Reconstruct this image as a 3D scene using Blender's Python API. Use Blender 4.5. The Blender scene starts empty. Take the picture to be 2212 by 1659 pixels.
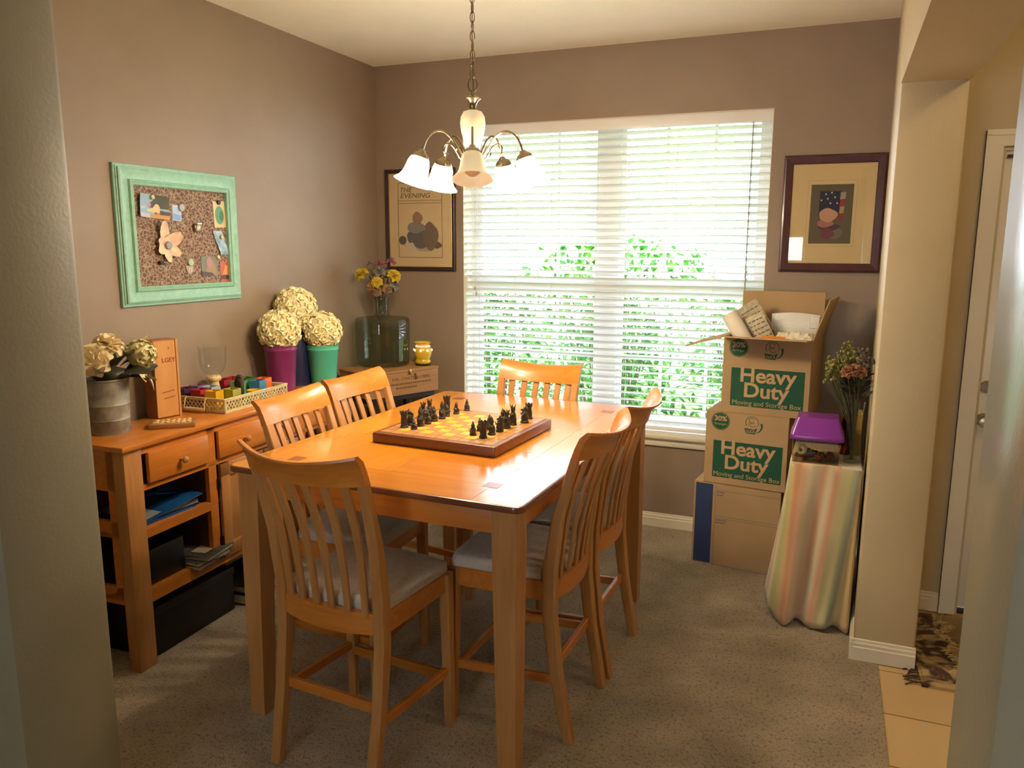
import bpy, bmesh, math, random
from math import sin, cos, pi, radians as R
from mathutils import Vector, Matrix, noise
random.seed(7)
S = bpy.context.scene
COL = S.collection

# ------------------------------------------------------------------ camera
def make_camera():
    f, yaw, pitch, roll = 1695.6, .3809, .1728, .0037
    cy, sy, cp, sp = cos(yaw), sin(yaw), cos(pitch), sin(pitch)
    fw = Vector((-sy*cp, cy*cp, -sp)); r = Vector((cy, sy, 0)); u = r.cross(fw)
    rr = cos(roll)*r + sin(roll)*u; uu = -sin(roll)*r + cos(roll)*u
    cam = bpy.data.cameras.new('camera'); o = bpy.data.objects.new('camera', cam); COL.objects.link(o)
    cam.sensor_fit = 'HORIZONTAL'; cam.sensor_width = 36; cam.lens = f/2212*36; cam.clip_start = .05
    m = Matrix((rr, uu, -fw)).transposed().to_4x4(); m.translation = (2.7272, -4.4713, 1.6358)
    o.matrix_world = m; S.camera = o
make_camera()

# ------------------------------------------------------------------ world, sun, exposure
EXPOSURE = 0.15
SKY = 15.0
SUN = 4.5
BULB = 13.0
SHADE_GLOW = 56.0
FOYER = 15.0
S.view_settings.view_transform = 'Standard'; S.view_settings.look = 'None'
S.view_settings.exposure = EXPOSURE; S.view_settings.gamma = 1; S.view_settings.use_curve_mapping = False
S.cycles.use_denoising = True
S.cycles.max_bounces = 10; S.cycles.diffuse_bounces = 5; S.cycles.transparent_max_bounces = 16
S.cycles.sample_clamp_indirect = 6

def world():
    w = bpy.data.worlds.new('sky'); S.world = w; w.use_nodes = True
    nt = w.node_tree; bg = nt.nodes['Background']
    tc = nt.nodes.new('ShaderNodeTexCoord'); sep = nt.nodes.new('ShaderNodeSeparateXYZ')
    rp = nt.nodes.new('ShaderNodeValToRGB')
    rp.color_ramp.elements[0].position = .0; rp.color_ramp.elements[0].color = (.84, .92, 1, 1)
    rp.color_ramp.elements[1].position = .7; rp.color_ramp.elements[1].color = (.58, .77, 1, 1)
    nt.links.new(tc.outputs['Generated'], sep.inputs[0]); nt.links.new(sep.outputs['Z'], rp.inputs[0])
    nt.links.new(rp.outputs[0], bg.inputs['Color']); bg.inputs['Strength'].default_value = SKY
world()

def light(name, kind, loc, energy, color, size=.05, rot=None, **k):
    l = bpy.data.lights.new(name, kind); l.energy = energy; l.color = color
    if kind == 'POINT': l.shadow_soft_size = size
    if kind == 'SUN': l.angle = R(.6)
    o = bpy.data.objects.new(name, l); COL.objects.link(o); o.location = loc
    if rot: o.rotation_euler = rot
    for a, b in k.items(): setattr(l, a, b)
    return o
# high sun in front of the window wall: it strikes the blind slats and backlights the shrubs
light('sun', 'SUN', (0, 5, 9), SUN, (1, .96, .90), rot=(R(-26), 0, R(-14)))
def portal(name, loc, sx, sy, rot):
    o = light(name, 'AREA', loc, 1, (1, 1, 1), rot=rot, shape='RECTANGLE', size=sx, size_y=sy)
    o.data.cycles.is_portal = True
portal('window_portal', (1.504, .16, 1.45), 1.86, 1.86, (R(-90), 0, 0))
portal('rear_window_portal', (1.875, -7.12, 1.28), 1.08, 1.1, (R(90), 0, 0))
# ceiling lamp of the entrance hall (out of frame to the right)
light('hall_lamp', 'POINT', (3.72, -2.3, 2.60), FOYER, (1, .70, .36), .07)

# ------------------------------------------------------------------ helpers
def lin(c):
    c = c/255
    return c/12.92 if c <= .04045 else ((c+.055)/1.055)**2.4
def rgb(r, g, b): return (lin(r), lin(g), lin(b), 1)
def hx(h): return rgb(int(h[0:2], 16), int(h[2:4], 16), int(h[4:6], 16))

def new_mat(name):
    m = bpy.data.materials.new(name); m.use_nodes = True
    nt = m.node_tree; return m, nt, nt.nodes['Principled BSDF']
def noise_node(nt, scale, detail=3, vec=None, rough=.5, dist=0):
    n = nt.nodes.new('ShaderNodeTexNoise'); n.inputs['Scale'].default_value = scale
    n.inputs['Detail'].default_value = detail; n.inputs['Roughness'].default_value = rough; n.inputs['Distortion'].default_value = dist
    if vec is None:
        tc = nt.nodes.new('ShaderNodeTexCoord'); vec = tc.outputs['Object']
    nt.links.new(vec, n.inputs['Vector']); return n
def ramp(nt, fac, stops):
    r = nt.nodes.new('ShaderNodeValToRGB'); e = r.color_ramp.elements
    while len(e) < len(stops): e.new(.5)
    for i, (p, c) in enumerate(stops): e[i].position = p; e[i].color = c
    nt.links.new(fac, r.inputs[0]); return r
def bump(nt, bs, height, strength, dist=.01):
    b = nt.nodes.new('ShaderNodeBump'); b.inputs['Strength'].default_value = strength; b.inputs['Distance'].default_value = dist
    nt.links.new(height, b.inputs['Height']); nt.links.new(b.outputs[0], bs.inputs['Normal'])
def mat(name, c, c2=None, ns=8, rough=.5, metal=0, spec=.5, coat=0, coat_rough=.1, bs=None, bstr=.2, emis=None, es=0, trans=0, ior=1.45, alpha=1, sheen=0, detail=3):
    m, nt, b = new_mat(name)
    b.inputs['Roughness'].default_value = rough; b.inputs['Metallic'].default_value = metal
    b.inputs['Specular IOR Level'].default_value = spec; b.inputs['Coat Weight'].default_value = coat
    b.inputs['Coat Roughness'].default_value = coat_rough; b.inputs['IOR'].default_value = ior
    b.inputs['Transmission Weight'].default_value = trans; b.inputs['Alpha'].default_value = alpha
    b.inputs['Sheen Weight'].default_value = sheen
    if c2 is None:
        c2 = tuple(x*.9 for x in c[:3]) + (1,)
    n = noise_node(nt, ns, detail)
    r = ramp(nt, n.outputs['Fac'], [(.35, c), (.65, c2)]); nt.links.new(r.outputs[0], b.inputs['Base Color'])
    if bs:
        n2 = noise_node(nt, bs, 4); bump(nt, b, n2.outputs['Fac'], bstr)
    if emis:
        b.inputs['Emission Color'].default_value = emis; b.inputs['Emission Strength'].default_value = es
    return m
def wood(name, c1, c2, axis='x', scale=1., rough=.35, coat=.3, coat_rough=.12, spec=.5):
    m, nt, b = new_mat(name)
    tc = nt.nodes.new('ShaderNodeTexCoord'); mp = nt.nodes.new('ShaderNodeMapping')
    s = [22*scale]*3; s['xyz'.index(axis)] = 1.6*scale; mp.inputs['Scale'].default_value = s
    nt.links.new(tc.outputs['Object'], mp.inputs[0])
    n = noise_node(nt, 1.6, 6, mp.outputs[0], .6, .8); n2 = noise_node(nt, 2.2, 2)
    mx = nt.nodes.new('ShaderNodeMath'); mx.operation = 'MULTIPLY_ADD'; mx.inputs[1].default_value = .6; 
    nt.links.new(n.outputs['Fac'], mx.inputs[0])
    m2 = nt.nodes.new('ShaderNodeMath'); m2.operation = 'MULTIPLY'; m2.inputs[1].default_value = .4
    nt.links.new(n2.outputs['Fac'], m2.inputs[0]); nt.links.new(m2.outputs[0], mx.inputs[2])
    r = ramp(nt, mx.outputs[0], [(.32, c2), (.68, c1)]); nt.links.new(r.outputs[0], b.inputs['Base Color'])
    b.inputs['Roughness'].default_value = rough; b.inputs['Coat Weight'].default_value = coat
    b.inputs['Coat Roughness'].default_value = coat_rough; b.inputs['Specular IOR Level'].default_value = spec
    bump(nt, b, n.outputs['Fac'], .04, .004)
    return m
def petal_mat(name, c, c2, ns=20, tr=.35):
    m = bpy.data.materials.new(name); m.use_nodes = True; nt = m.node_tree; nt.nodes.clear()
    out = nt.nodes.new('ShaderNodeOutputMaterial'); di = nt.nodes.new('ShaderNodeBsdfDiffuse'); tl = nt.nodes.new('ShaderNodeBsdfTranslucent')
    r = ramp(nt, noise_node(nt, ns, 3).outputs['Fac'], [(.35, c), (.65, c2)]); mx = nt.nodes.new('ShaderNodeMixShader'); mx.inputs[0].default_value = tr
    for q in (di, tl): nt.links.new(r.outputs[0], q.inputs[0])
    nt.links.new(di.outputs[0], mx.inputs[1]); nt.links.new(tl.outputs[0], mx.inputs[2]); nt.links.new(mx.outputs[0], out.inputs[0]); return m
def glass(name, c=(1, 1, 1, 1), rough=.02, ior=1.45, thin=.0):
    """clear or tinted glass; thin sheets let light straight through"""
    m = bpy.data.materials.new(name); m.use_nodes = True; nt = m.node_tree; nt.nodes.clear()
    out = nt.nodes.new('ShaderNodeOutputMaterial')
    tr = nt.nodes.new('ShaderNodeBsdfTransparent'); tr.inputs[0].default_value = c
    gl = nt.nodes.new('ShaderNodeBsdfGlossy'); gl.inputs['Roughness'].default_value = rough
    lw = nt.nodes.new('ShaderNodeLayerWeight'); lw.inputs['Blend'].default_value = .5
    pw = nt.nodes.new('ShaderNodeMath'); pw.operation = 'POWER'; pw.inputs[1].default_value = 4.5
    fr = nt.nodes.new('ShaderNodeMath'); fr.operation = 'MULTIPLY_ADD'; fr.inputs[1].default_value = .75; fr.inputs[2].default_value = .035*ior/1.45
    nt.links.new(lw.outputs['Facing'], pw.inputs[0]); nt.links.new(pw.outputs[0], fr.inputs[0])
    mx = nt.nodes.new('ShaderNodeMixShader')
    nt.links.new(fr.outputs[0], mx.inputs[0]); nt.links.new(tr.outputs[0], mx.inputs[1]); nt.links.new(gl.outputs[0], mx.inputs[2])
    nt.links.new(mx.outputs[0], out.inputs[0]); return m

def frame_of(d, up=Vector((0, 0, 1))):
    d = Vector(d).normalized()
    if abs(d.dot(up)) > .98: up = Vector((0, 1, 0))
    x = up.cross(d).normalized(); y = d.cross(x)
    return Matrix((x, y, d)).transposed()
def TR(loc=(0, 0, 0), d=None, rz=0, rx=0, ry=0, s=1):
    m = Matrix.Translation(loc)
    if d is not None: m = m @ frame_of(d).to_4x4()
    return m @ Matrix.Rotation(rz, 4, 'Z') @ Matrix.Rotation(ry, 4, 'Y') @ Matrix.Rotation(rx, 4, 'X') @ Matrix.Scale(s, 4)

class MB:
    """collects shapes into one mesh"""
    def __init__(s): s.v = []; s.f = []; s.m = []
    def raw(s, vs, fs, mi=0, M=None):
        o = len(s.v)
        s.v += [tuple(M @ Vector(p)) if M is not None else tuple(p) for p in vs]
        s.f += [tuple(i+o for i in f) for f in fs]; s.m += [mi]*len(fs); return s
    def tbm(s, bm, mi=0, M=None):
        bm.verts.index_update()
        s.raw([v.co[:] for v in bm.verts], [[v.index for v in f.verts] for f in bm.faces], mi, M); bm.free(); return s
    def box(s, x0, x1, y0, y1, z0, z1, b=0, mi=0, M=None, seg=2):
        bm = bmesh.new(); bmesh.ops.create_cube(bm, size=1)
        for v in bm.verts: v.co = ((x0+x1)/2+v.co.x*(x1-x0), (y0+y1)/2+v.co.y*(y1-y0), (z0+z1)/2+v.co.z*(z1-z0))
        if b: bmesh.ops.bevel(bm, geom=bm.edges[:], offset=b, segments=seg, profile=.5, affect='EDGES', clamp_overlap=True)
        return s.tbm(bm, mi, M)
    def prism(s, poly, z0, z1, b=0, mi=0, M=None):
        bm = bmesh.new(); n = len(poly)
        lo = [bm.verts.new((x, y, z0)) for x, y in poly]; hi = [bm.verts.new((x, y, z1)) for x, y in poly]
        bm.faces.new(lo[::-1]); bm.faces.new(hi)
        for i in range(n): bm.faces.new((lo[i], lo[(i+1) % n], hi[(i+1) % n], hi[i]))
        bmesh.ops.recalc_face_normals(bm, faces=bm.faces[:])
        if b:
            ed = [e for e in bm.edges if abs(e.verts[0].co.z-e.verts[1].co.z) < 1e-6]
            bmesh.ops.bevel(bm, geom=ed, offset=b, segments=2, profile=.5, affect='EDGES', clamp_overlap=True)
        return s.tbm(bm, mi, M)
    def lathe(s, prof, seg=32, mi=0, M=None, wob=None):
        vs = []; fs = []; n = len(prof)
        for i in range(seg):
            a = 2*pi*i/seg
            for r, z in prof:
                k = wob(a, z) if wob else 1
                vs.append((r*k*cos(a), r*k*sin(a), z))
        for i in range(seg):
            j = (i+1) % seg
            for k in range(n-1): fs.append((i*n+k, j*n+k, j*n+k+1, i*n+k+1))
        if prof[0][0] > 1e-5: fs.append(tuple(i*n for i in range(seg))[::-1])if False else None
        fs = [f for f in fs if f]
        return s.raw(vs, fs, mi, M)
    def cap(s, r, z, seg=32, mi=0, M=None, up=True):
        vs = [(r*cos(2*pi*i/seg), r*sin(2*pi*i/seg), z) for i in range(seg)]
        return s.raw(vs, [tuple(range(seg)) if up else tuple(range(seg))[::-1]], mi, M)
    def tube(s, pts, r, seg=8, mi=0, closed=False, M=None):
        pts = [Vector(p) for p in pts]; n = len(pts); rs = r if isinstance(r, (list, tuple)) else [r]*n
        vs = []; fs = []; prev = None
        for i, p in enumerate(pts):
            a = pts[(i-1) % n] if (closed or i) else p; b = pts[(i+1) % n] if (closed or i < n-1) else p
            t = (b-a).normalized()
            if prev is None:
                x = t.orthogonal().normalized()
            else:
                x = (prev-t*prev.dot(t))
                x = x.normalized() if x.length > 1e-6 else t.orthogonal().normalized()
            prev = x; y = t.cross(x)
            for k in range(seg):
                a2 = 2*pi*k/seg; vs.append(p+rs[i]*(cos(a2)*x+sin(a2)*y))
        m = n if closed else n-1
        for i in range(m):
            j = (i+1) % n
            for k in range(seg):
                l = (k+1) % seg; fs.append((i*seg+k, i*seg+l, j*seg+l, j*seg+k))
        if not closed:
            fs.append(tuple(range(seg))[::-1]); fs.append(tuple((n-1)*seg+k for k in range(seg)))
        return s.raw(vs, fs, mi, M)
    def loft(s, loops, mi=0, M=None, cap=True, closed=True):
        n = len(loops[0]); vs = [p for l in loops for p in l]; fs = []
        for i in range(len(loops)-1):
            for k in range(n if closed else n-1):
                l = (k+1) % n; fs.append((i*n+k, i*n+l, (i+1)*n+l, (i+1)*n+k))
        if cap:
            fs.append(tuple(range(n))[::-1]); fs.append(tuple((len(loops)-1)*n+k for k in range(n)))
        return s.raw(vs, fs, mi, M)
    def bar(s, pts, side, w, d, mi=0, M=None):
        """rectangular bar along a path; w across 'side', d the other way (lists or numbers)"""
        pts = [Vector(p) for p in pts]; side = Vector(side).normalized(); n = len(pts); loops = []
        for i, p in enumerate(pts):
            t = (pts[min(i+1, n-1)]-pts[max(i-1, 0)]).normalized(); nn = side.cross(t).normalized()
            a = (w[i] if isinstance(w, (list, tuple)) else w)/2; b = (d[i] if isinstance(d, (list, tuple)) else d)/2
            c = min(a, b)*.25
            loops.append([p+side*x+nn*y for x, y in ((a-c, b), (a, b-c), (a, c-b), (a-c, -b), (c-a, -b), (-a, c-b), (-a, b-c), (c-a, b))])
        return s.loft(loops, mi, M)
    def grid(s, fn, nu, nv, mi=0, M=None):
        vs = [fn(i/nu, j/nv) for i in range(nu+1) for j in range(nv+1)]
        fs = [(i*(nv+1)+j, (i+1)*(nv+1)+j, (i+1)*(nv+1)+j+1, i*(nv+1)+j+1) for i in range(nu) for j in range(nv)]
        return s.raw(vs, fs, mi, M)
    def sphere(s, c, r, seg=12, mi=0, sc=(1, 1, 1), M=None, wob=0, ws=8):
        bm = bmesh.new(); bmesh.ops.create_uvsphere(bm, u_segments=seg, v_segments=max(6, seg*2//3), radius=1)
        for v in bm.verts:
            k = 1 + (wob*noise.noise(v.co*ws+Vector(c)*50) if wob else 0)
            v.co = Vector(c)+Vector((v.co.x*sc[0], v.co.y*sc[1], v.co.z*sc[2]))*r*k
        return s.tbm(bm, mi, M)
    def text(s, txt, size, M, mi=0, bold=0, align='LEFT', ext=.0006, sx=1, shear=0):
        cu = bpy.data.curves.new('t', 'FONT'); cu.body = txt; cu.size = size; cu.extrude = ext; cu.offset = bold; cu.align_x = align
        cu.resolution_u = 4; cu.shear = shear
        o = bpy.data.objects.new('t', cu); COL.objects.link(o)
        dg = bpy.context.evaluated_depsgraph_get(); me = o.evaluated_get(dg).to_mesh()
        s.raw([(v.co.x*sx, v.co.y, v.co.z) for v in me.vertices], [tuple(p.vertices) for p in me.polygons], mi, M)
        o.evaluated_get(dg).to_mesh_clear(); bpy.data.objects.remove(o); bpy.data.curves.remove(cu); return s
    def build(s, name, mats, parent=None, loc=None, rz=0, smooth=38, solid=0, sub=0, bevel=0):
        me = bpy.data.meshes.new(name); me.from_pydata(s.v, [], s.f)
        for i, f in enumerate(me.polygons): f.material_index = s.m[i]
        for m in (mats if isinstance(mats, (list, tuple)) else [mats]): me.materials.append(m)
        me.update()
        bm = bmesh.new(); bm.from_mesh(me); bmesh.ops.recalc_face_normals(bm, faces=bm.faces[:]); bm.to_mesh(me); bm.free()
        if smooth:
            for p in me.polygons: p.use_smooth = True
            me.set_sharp_from_angle(angle=R(smooth))
        o = bpy.data.objects.new(name, me); COL.objects.link(o)
        if parent: o.parent = parent
        if loc: o.location = loc
        if rz: o.rotation_euler = (0, 0, rz)
        if solid:
            md = o.modifiers.new('thickness', 'SOLIDIFY'); md.thickness = solid; md.offset = 0
        if sub:
            md = o.modifiers.new('smooth', 'SUBSURF'); md.levels = sub; md.render_levels = sub
        return o

def tag(o, label, cat, group=None, kind=None):
    o['label'] = label; o['category'] = cat
    if group: o['group'] = group
    if kind: o['kind'] = kind
    return o
def thing(name, label, cat, loc=(0, 0, 0), rz=0, group=None):
    o = bpy.data.objects.new(name, None); COL.objects.link(o); o.empty_display_size = .05
    o.location = loc; o.rotation_euler = (0, 0, rz); return tag(o, label, cat, group)
def struct(o): o['kind'] = 'structure'; return o
def dup(o, parent=None):
    c = o.copy(); COL.objects.link(c)
    if parent: c.parent = parent
    for ch in list(o.children): dup(ch, c)
    return c
def rrect(x0, x1, y0, y1, r, n=5):
    out = []
    for cx, cy, a0 in ((x1-r, y1-r, 0), (x0+r, y1-r, 90), (x0+r, y0+r, 180), (x1-r, y0+r, 270)):
        for k in range(n+1):
            a = R(a0+90*k/n); out.append((cx+r*cos(a), cy+r*sin(a)))
    return out
def petal(mb, M, l, w, cup, curl, mi=0):
    def fn(u, v):
        x = (v-.5)*2; wd = w*math.sin(pi*min(1, .12+.80*u))**.7
        return (x*wd*.5, l*u*cos(curl*u), l*u*sin(curl*u)+cup*x*x*w*(.4+.6*u))
    mb.grid(fn, 6, 5, mi, M)
def rose(mb, c, d, r, mi=0, rings=3, seed=0):
    rn = random.Random(seed*977+13); F = TR(c, d)
    for k in range(rings):
        n = 3+2*k; rad = r*(.10+.30*k/rings); tilt = R(82-62*k/max(1, rings-1)) if rings > 1 else R(50)
        for i in range(n):
            a = 2*pi*(i+.37*k)/n+rn.uniform(-.15, .15)
            M = F @ Matrix.Rotation(a, 4, 'Z') @ Matrix.Translation((0, rad*.4, r*(.12-.16*k/rings))) @ Matrix.Rotation(tilt+rn.uniform(-.1, .1), 4, 'X')
            petal(mb, M, r*(.55+.42*k/rings), r*(.7+.5*k/rings), -.25 if False else .25, -.5-.35*k/rings, mi)
    mb.sphere((0, 0, r*.15), r*.2, 8, mi, M=F)
def leaf(mb, c, d, l, w, mi=0, bend=-.6, roll=0):
    M = TR(c, d) @ Matrix.Rotation(roll, 4, 'Z') @ Matrix.Rotation(R(-90), 4, 'X')
    M = TR(c, d) @ Matrix.Rotation(roll, 4, 'Z')
    def fn(u, v):
        x = (v-.5)*2*w*.5*math.sin(pi*min(.98, max(.03, u)))**.8
        return (x, bend*l*.5*u*u+abs(x)*.25, l*u)
    mb.grid(fn, 6, 4, mi, M)
# ------------------------------------------------------------------ materials of the room
WALL = mat('taupe_paint', hx('917f6d'), hx('8c7a68'), 3, .5, bs=160, bstr=.08)
CREAM = mat('cream_paint', hx('c0b08e'), hx('bbab89'), 3, .5, bs=140, bstr=.10)
GREY = mat('grey_green_paint', hx('857e69'), hx('817a65'), 3, .5, bs=90, bstr=.10)
GREYR = mat('grey_green_gloss_paint', hx('9b9680'), hx('97927c'), 3, .28, coat=.6, coat_rough=.22, bs=90, bstr=.10)
CEIL = mat('white_ceiling_paint', hx('f3f0df'), hx('efecd9'), 3, .7, bs=90, bstr=.15)
TRIM = mat('white_trim_paint', hx('e4ddca'), hx('dfd8c5'), 4, .35)
PVC = mat('white_window_frame', hx('e8e8ea'), hx('e2e2e4'), 4, .35)
def carpet_mat():
    m, nt, b = new_mat('beige_carpet')
    n1 = noise_node(nt, 170, 2, rough=.7); n2 = noise_node(nt, 5, 4); n3 = noise_node(nt, 75, 3, rough=.7)
    r1 = ramp(nt, n1.outputs['Fac'], [(.32, hx('564736')), (.45, hx('b8a68c')), (.66, hx('d6c6ac'))])
    r3 = ramp(nt, n3.outputs['Fac'], [(.37, hx('594a38')), (.46, hx('cab89c'))])
    mx = nt.nodes.new('ShaderNodeMixRGB'); mx.blend_type = 'MIX'; mx.inputs[0].default_value = .5
    nt.links.new(r1.outputs[0], mx.inputs[1]); nt.links.new(r3.outputs[0], mx.inputs[2])
    r2 = ramp(nt, n2.outputs['Fac'], [(.35, (.80, .80, .80, 1)), (.65, (1.1, 1.1, 1.1, 1))])
    m2 = nt.nodes.new('ShaderNodeMixRGB'); m2.blend_type = 'MULTIPLY'; m2.inputs[0].default_value = 1
    nt.links.new(mx.outputs[0], m2.inputs[1]); nt.links.new(r2.outputs[0], m2.inputs[2])
    nt.links.new(m2.outputs[0], b.inputs['Base Color'])
    b.inputs['Roughness'].default_value = 1; b.inputs['Specular IOR Level'].default_value = .05; b.inputs['Sheen Weight'].default_value = .2
    ad = nt.nodes.new('ShaderNodeMath'); nt.links.new(n1.outputs['Fac'], ad.inputs[0]); nt.links.new(n3.outputs['Fac'], ad.inputs[1])
    bump(nt, b, ad.outputs[0], .9, .02)
    return m
def tile_mat():
    m, nt, b = new_mat('cream_floor_tile')
    tc = nt.nodes.new('ShaderNodeTexCoord'); mp = nt.nodes.new('ShaderNodeMapping'); mp.inputs['Location'].default_value = (.145, .015, 0)
    nt.links.new(tc.outputs['Object'], mp.inputs[0])
    br = nt.nodes.new('ShaderNodeTexBrick'); br.offset = 0; br.inputs['Scale'].default_value = 1
    br.inputs['Brick Width'].default_value = .315; br.inputs['Row Height'].default_value = .315; br.inputs['Mortar Size'].default_value = .0035
    br.inputs['Color1'].default_value = hx('c9ad80'); br.inputs['Color2'].default_value = hx('c4a87a'); br.inputs['Mortar'].default_value = hx('7d6240')
    nt.links.new(mp.outputs[0], br.inputs[0]); nt.links.new(br.outputs[0], b.inputs['Base Color']); b.inputs['Roughness'].default_value = .4
    bump(nt, b, br.outputs['Fac'], .3, -.002)
    return m
CARPET = carpet_mat(); TILE = tile_mat()

# ------------------------------------------------------------------ shell
H = 2.74
def carpet():
    mb = MB()
    mb.box(-.12, 3.01, -3.34, .0, -.06, 0)
    return struct(mb.build('floor_carpet', CARPET, smooth=0))
carpet()
struct(MB().box(3.01, 4.75, -7.0, -.5, -.06, -.004).box(-1.6, 3.01, -7.0, -3.34, -.06, -.004).build('floor_tile', TILE, smooth=0))
struct(MB().box(-1.7, 4.85, -7.2, .14, H, H+.1).build('ceiling', CEIL, smooth=0))
struct(MB().box(-3.0, 6.0, .15, 1.0, 2.52, 2.64).build('roof_added_eave', TRIM, smooth=0))  # unseen overhang, added to keep high sky and sun off the blind
WX0, WX1, WZ0, WZ1 = .608, 2.402, .545, 2.354
WT = .15
struct(MB().box(-.12, WX0, 0, WT, -.06, H).box(WX1, 3.19, 0, WT, -.06, H).box(WX0, WX1, 0, WT, -.06, WZ0).box(WX0, WX1, 0, WT, WZ1, H).build('wall_back', WALL, smooth=0))
struct(MB().box(-.12, 0, -3.34, 0, -.06, H).build('wall_left', WALL, smooth=0))
struct(MB().box(WX0-.0, WX0+.003, .001, WT-.02, WZ0, WZ1).box(WX1-.003, WX1, .001, WT-.02, WZ0, WZ1).box(WX0, WX1, .001, WT-.02, WZ1-.003, WZ1).build('trim_1', TRIM, smooth=0))
# short wall on the right and the beam over the opening to the hall
struct(MB().prism([(2.963, 0), (2.916, -1.2), (2.922, -1.216), (2.938, -1.222), (3.118, -1.222), (3.134, -1.216), (3.14, -1.2), (3.19, 0)], -.06, H).build('wall_right', CREAM, smooth=30))
struct(MB().prism([(2.918, -1.221), (2.900, -3.0), (3.155, -3.0), (3.139, -1.221)], 2.217, H).build('wall_header', CREAM, smooth=0))
# front wall with the wide opening the camera looks through
struct(MB().prism([(-1.6, -3.0), (-1.6, -3.28), (.926, -3.28), (.94, -3.274), (.946, -3.26), (.946, -3.02), (.94, -3.006), (.926, -3.0)], -.06, H).build('wall_front', GREY, smooth=30))
struct(MB().prism([(2.998, -3.0), (2.984, -3.006), (2.978, -3.02), (2.974, -3.30), (2.98, -3.315), (2.995, -3.322), (3.40, -3.322), (3.40, -3.0)], -.06, H).build('wall_front_right', GREYR, smooth=30))
# hall behind the short wall
struct(MB().box(3.13, 3.365, -.62, -.5, -.06, H).box(4.27, 4.75, -.62, -.5, -.06, H).box(3.365, 4.27, -.62, -.5, 2.045, H).build('wall_hall', CREAM, smooth=0))
struct(MB().box(4.75, 4.85, -7.0, -.5, -.06, H).build('wall_hall_right', CREAM, smooth=0))
# room the camera stands in
struct(MB().box(-1.7, -1.6, -7.1, -3.0, -.06, H).build('wall_rear_left', GREY, smooth=0))
RX0, RX1, RZ0, RZ1 = 1.35, 2.4, .74, 1.82
struct(MB().box(-1.7, RX0, -7.1, -7.0, -.06, H).box(RX1, 4.85, -7.1, -7.0, -.06, H).box(RX0, RX1, -7.1, -7.0, -.06, RZ0).box(RX0, RX1, -7.1, -7.0, RZ1, H).build('wall_rear', GREY, smooth=0))
mb = MB()
for x in (RX0, RX0+.335, RX0+.67, RX1-.04): mb.box(x, x+.04, -7.07, -7.03, RZ0, RZ1)
for z in (RZ0, RZ0+.345, RZ0+.69, RZ1-.04): mb.box(RX0, RX1, -7.068, -7.032, z, z+.04)
struct(MB().box(-2.5, 5.5, -10.4, -7.2, 2.35, 2.5).build('roof_added_sky_blocker', TRIM, smooth=0))  # unseen roof, added to cut the sky light entering the rear window
w2 = struct(mb.build('window_2', PVC, smooth=0))

def baseboard(name, pts, h=.083, t=.014, z0=-.0):
    """moulded skirting along a run of floor points (room on the left-hand side of the run)"""
    mb = MB(); prof = [(0, z0), (t, z0), (t, h*.62), (t*.75, h*.66), (t*.75, h*.80), (t*.45, h*.86), (t*.4, h*.97), (0, h)]
    for (x0, y0), (x1, y1) in zip(pts, pts[1:]):
        d = Vector((x1-x0, y1-y0, 0)); n = Vector((-d.y, d.x, 0)).normalized(); e = d.normalized()*t
        loops = [[Vector((x, y, 0))+n*a+Vector((0, 0, z)) for a, z in prof] for x, y in ((x0-e.x*0, y0-e.y*0), (x1+e.x*0, y1+e.y*0))]
        mb.loft(loops)
    return struct(mb.build(name, TRIM, smooth=20))
baseboard('baseboard_back', [(2.963, 0), (0, 0)])
baseboard('baseboard_left', [(0, 0), (0, -3.0)])
baseboard('baseboard_right', [(3.155, -1.20), (3.141, -1.223)][:0] + [(3.141, -1.222), (2.902, -1.222)], h=.088)
baseboard('baseboard_right_side', [(2.915, -1.236), (2.963, 0)], h=.088)
baseboard('baseboard_hall', [(3.286, -.62), (3.14, -.62)], h=.088)

# ------------------------------------------------------------------ window: frames, panes, sill
def window():
    w = struct(MB().box(WX0, WX1, .128, .148, WZ0, WZ0+.05).box(WX0, WX1, .128, .148, WZ1-.05, WZ1).box(WX0, WX0+.042, .1285, .1485, WZ0, WZ1)
               .box(WX1-.042, WX1, .1285, .1485, WZ0, WZ1).box(1.445, 1.565, .112, .149, WZ0, WZ1).build('window_1', PVC, smooth=0))
    for x0, x1 in ((.65, 1.445), (1.565, 2.36)):
        mb = MB().box(x0, x1, .131, .152, 1.375, 1.445).box(x0, x0+.028, .133, .15, WZ0+.05, WZ1-.05).box(x1-.028, x1, .133, .15, WZ0+.05, WZ1-.05)
        mb.box(x0, x1, .133, .15, WZ0+.05, WZ0+.09).build('window_frame', PVC, w, smooth=0)
        mb = MB(); t = (x1-x0)/3
        for k in (1, 2): mb.box(x0+t*k-.009, x0+t*k+.009, .1395, .1455, WZ0+.05, WZ1-.05)
        for z in (.99, 1.87): mb.box(x0, x1, .1397, .1453, z-.009, z+.009)
        mb.build('window_frame', PVC, w, smooth=0)
        MB().box(x0+.001, x1-.001, .1415, .1435, WZ0+.04, WZ1-.04).build('window_pane', glass('window_glass'), w, smooth=0)
    s = MB().box(WX0-.02, WX1+.02, -.034, .0, WZ0-.006, WZ0+.02, b=.006).box(WX0, WX1, 0, .127, WZ0, WZ0+.02)
    s.box(WX0-.005, WX1+.005, -.016, 0, .493, .522, b=.004).box(WX0-.005, WX1+.005, -.008, 0, .52, WZ0)
    s.build('window_sill', TRIM, w, smooth=30)
window()

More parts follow.
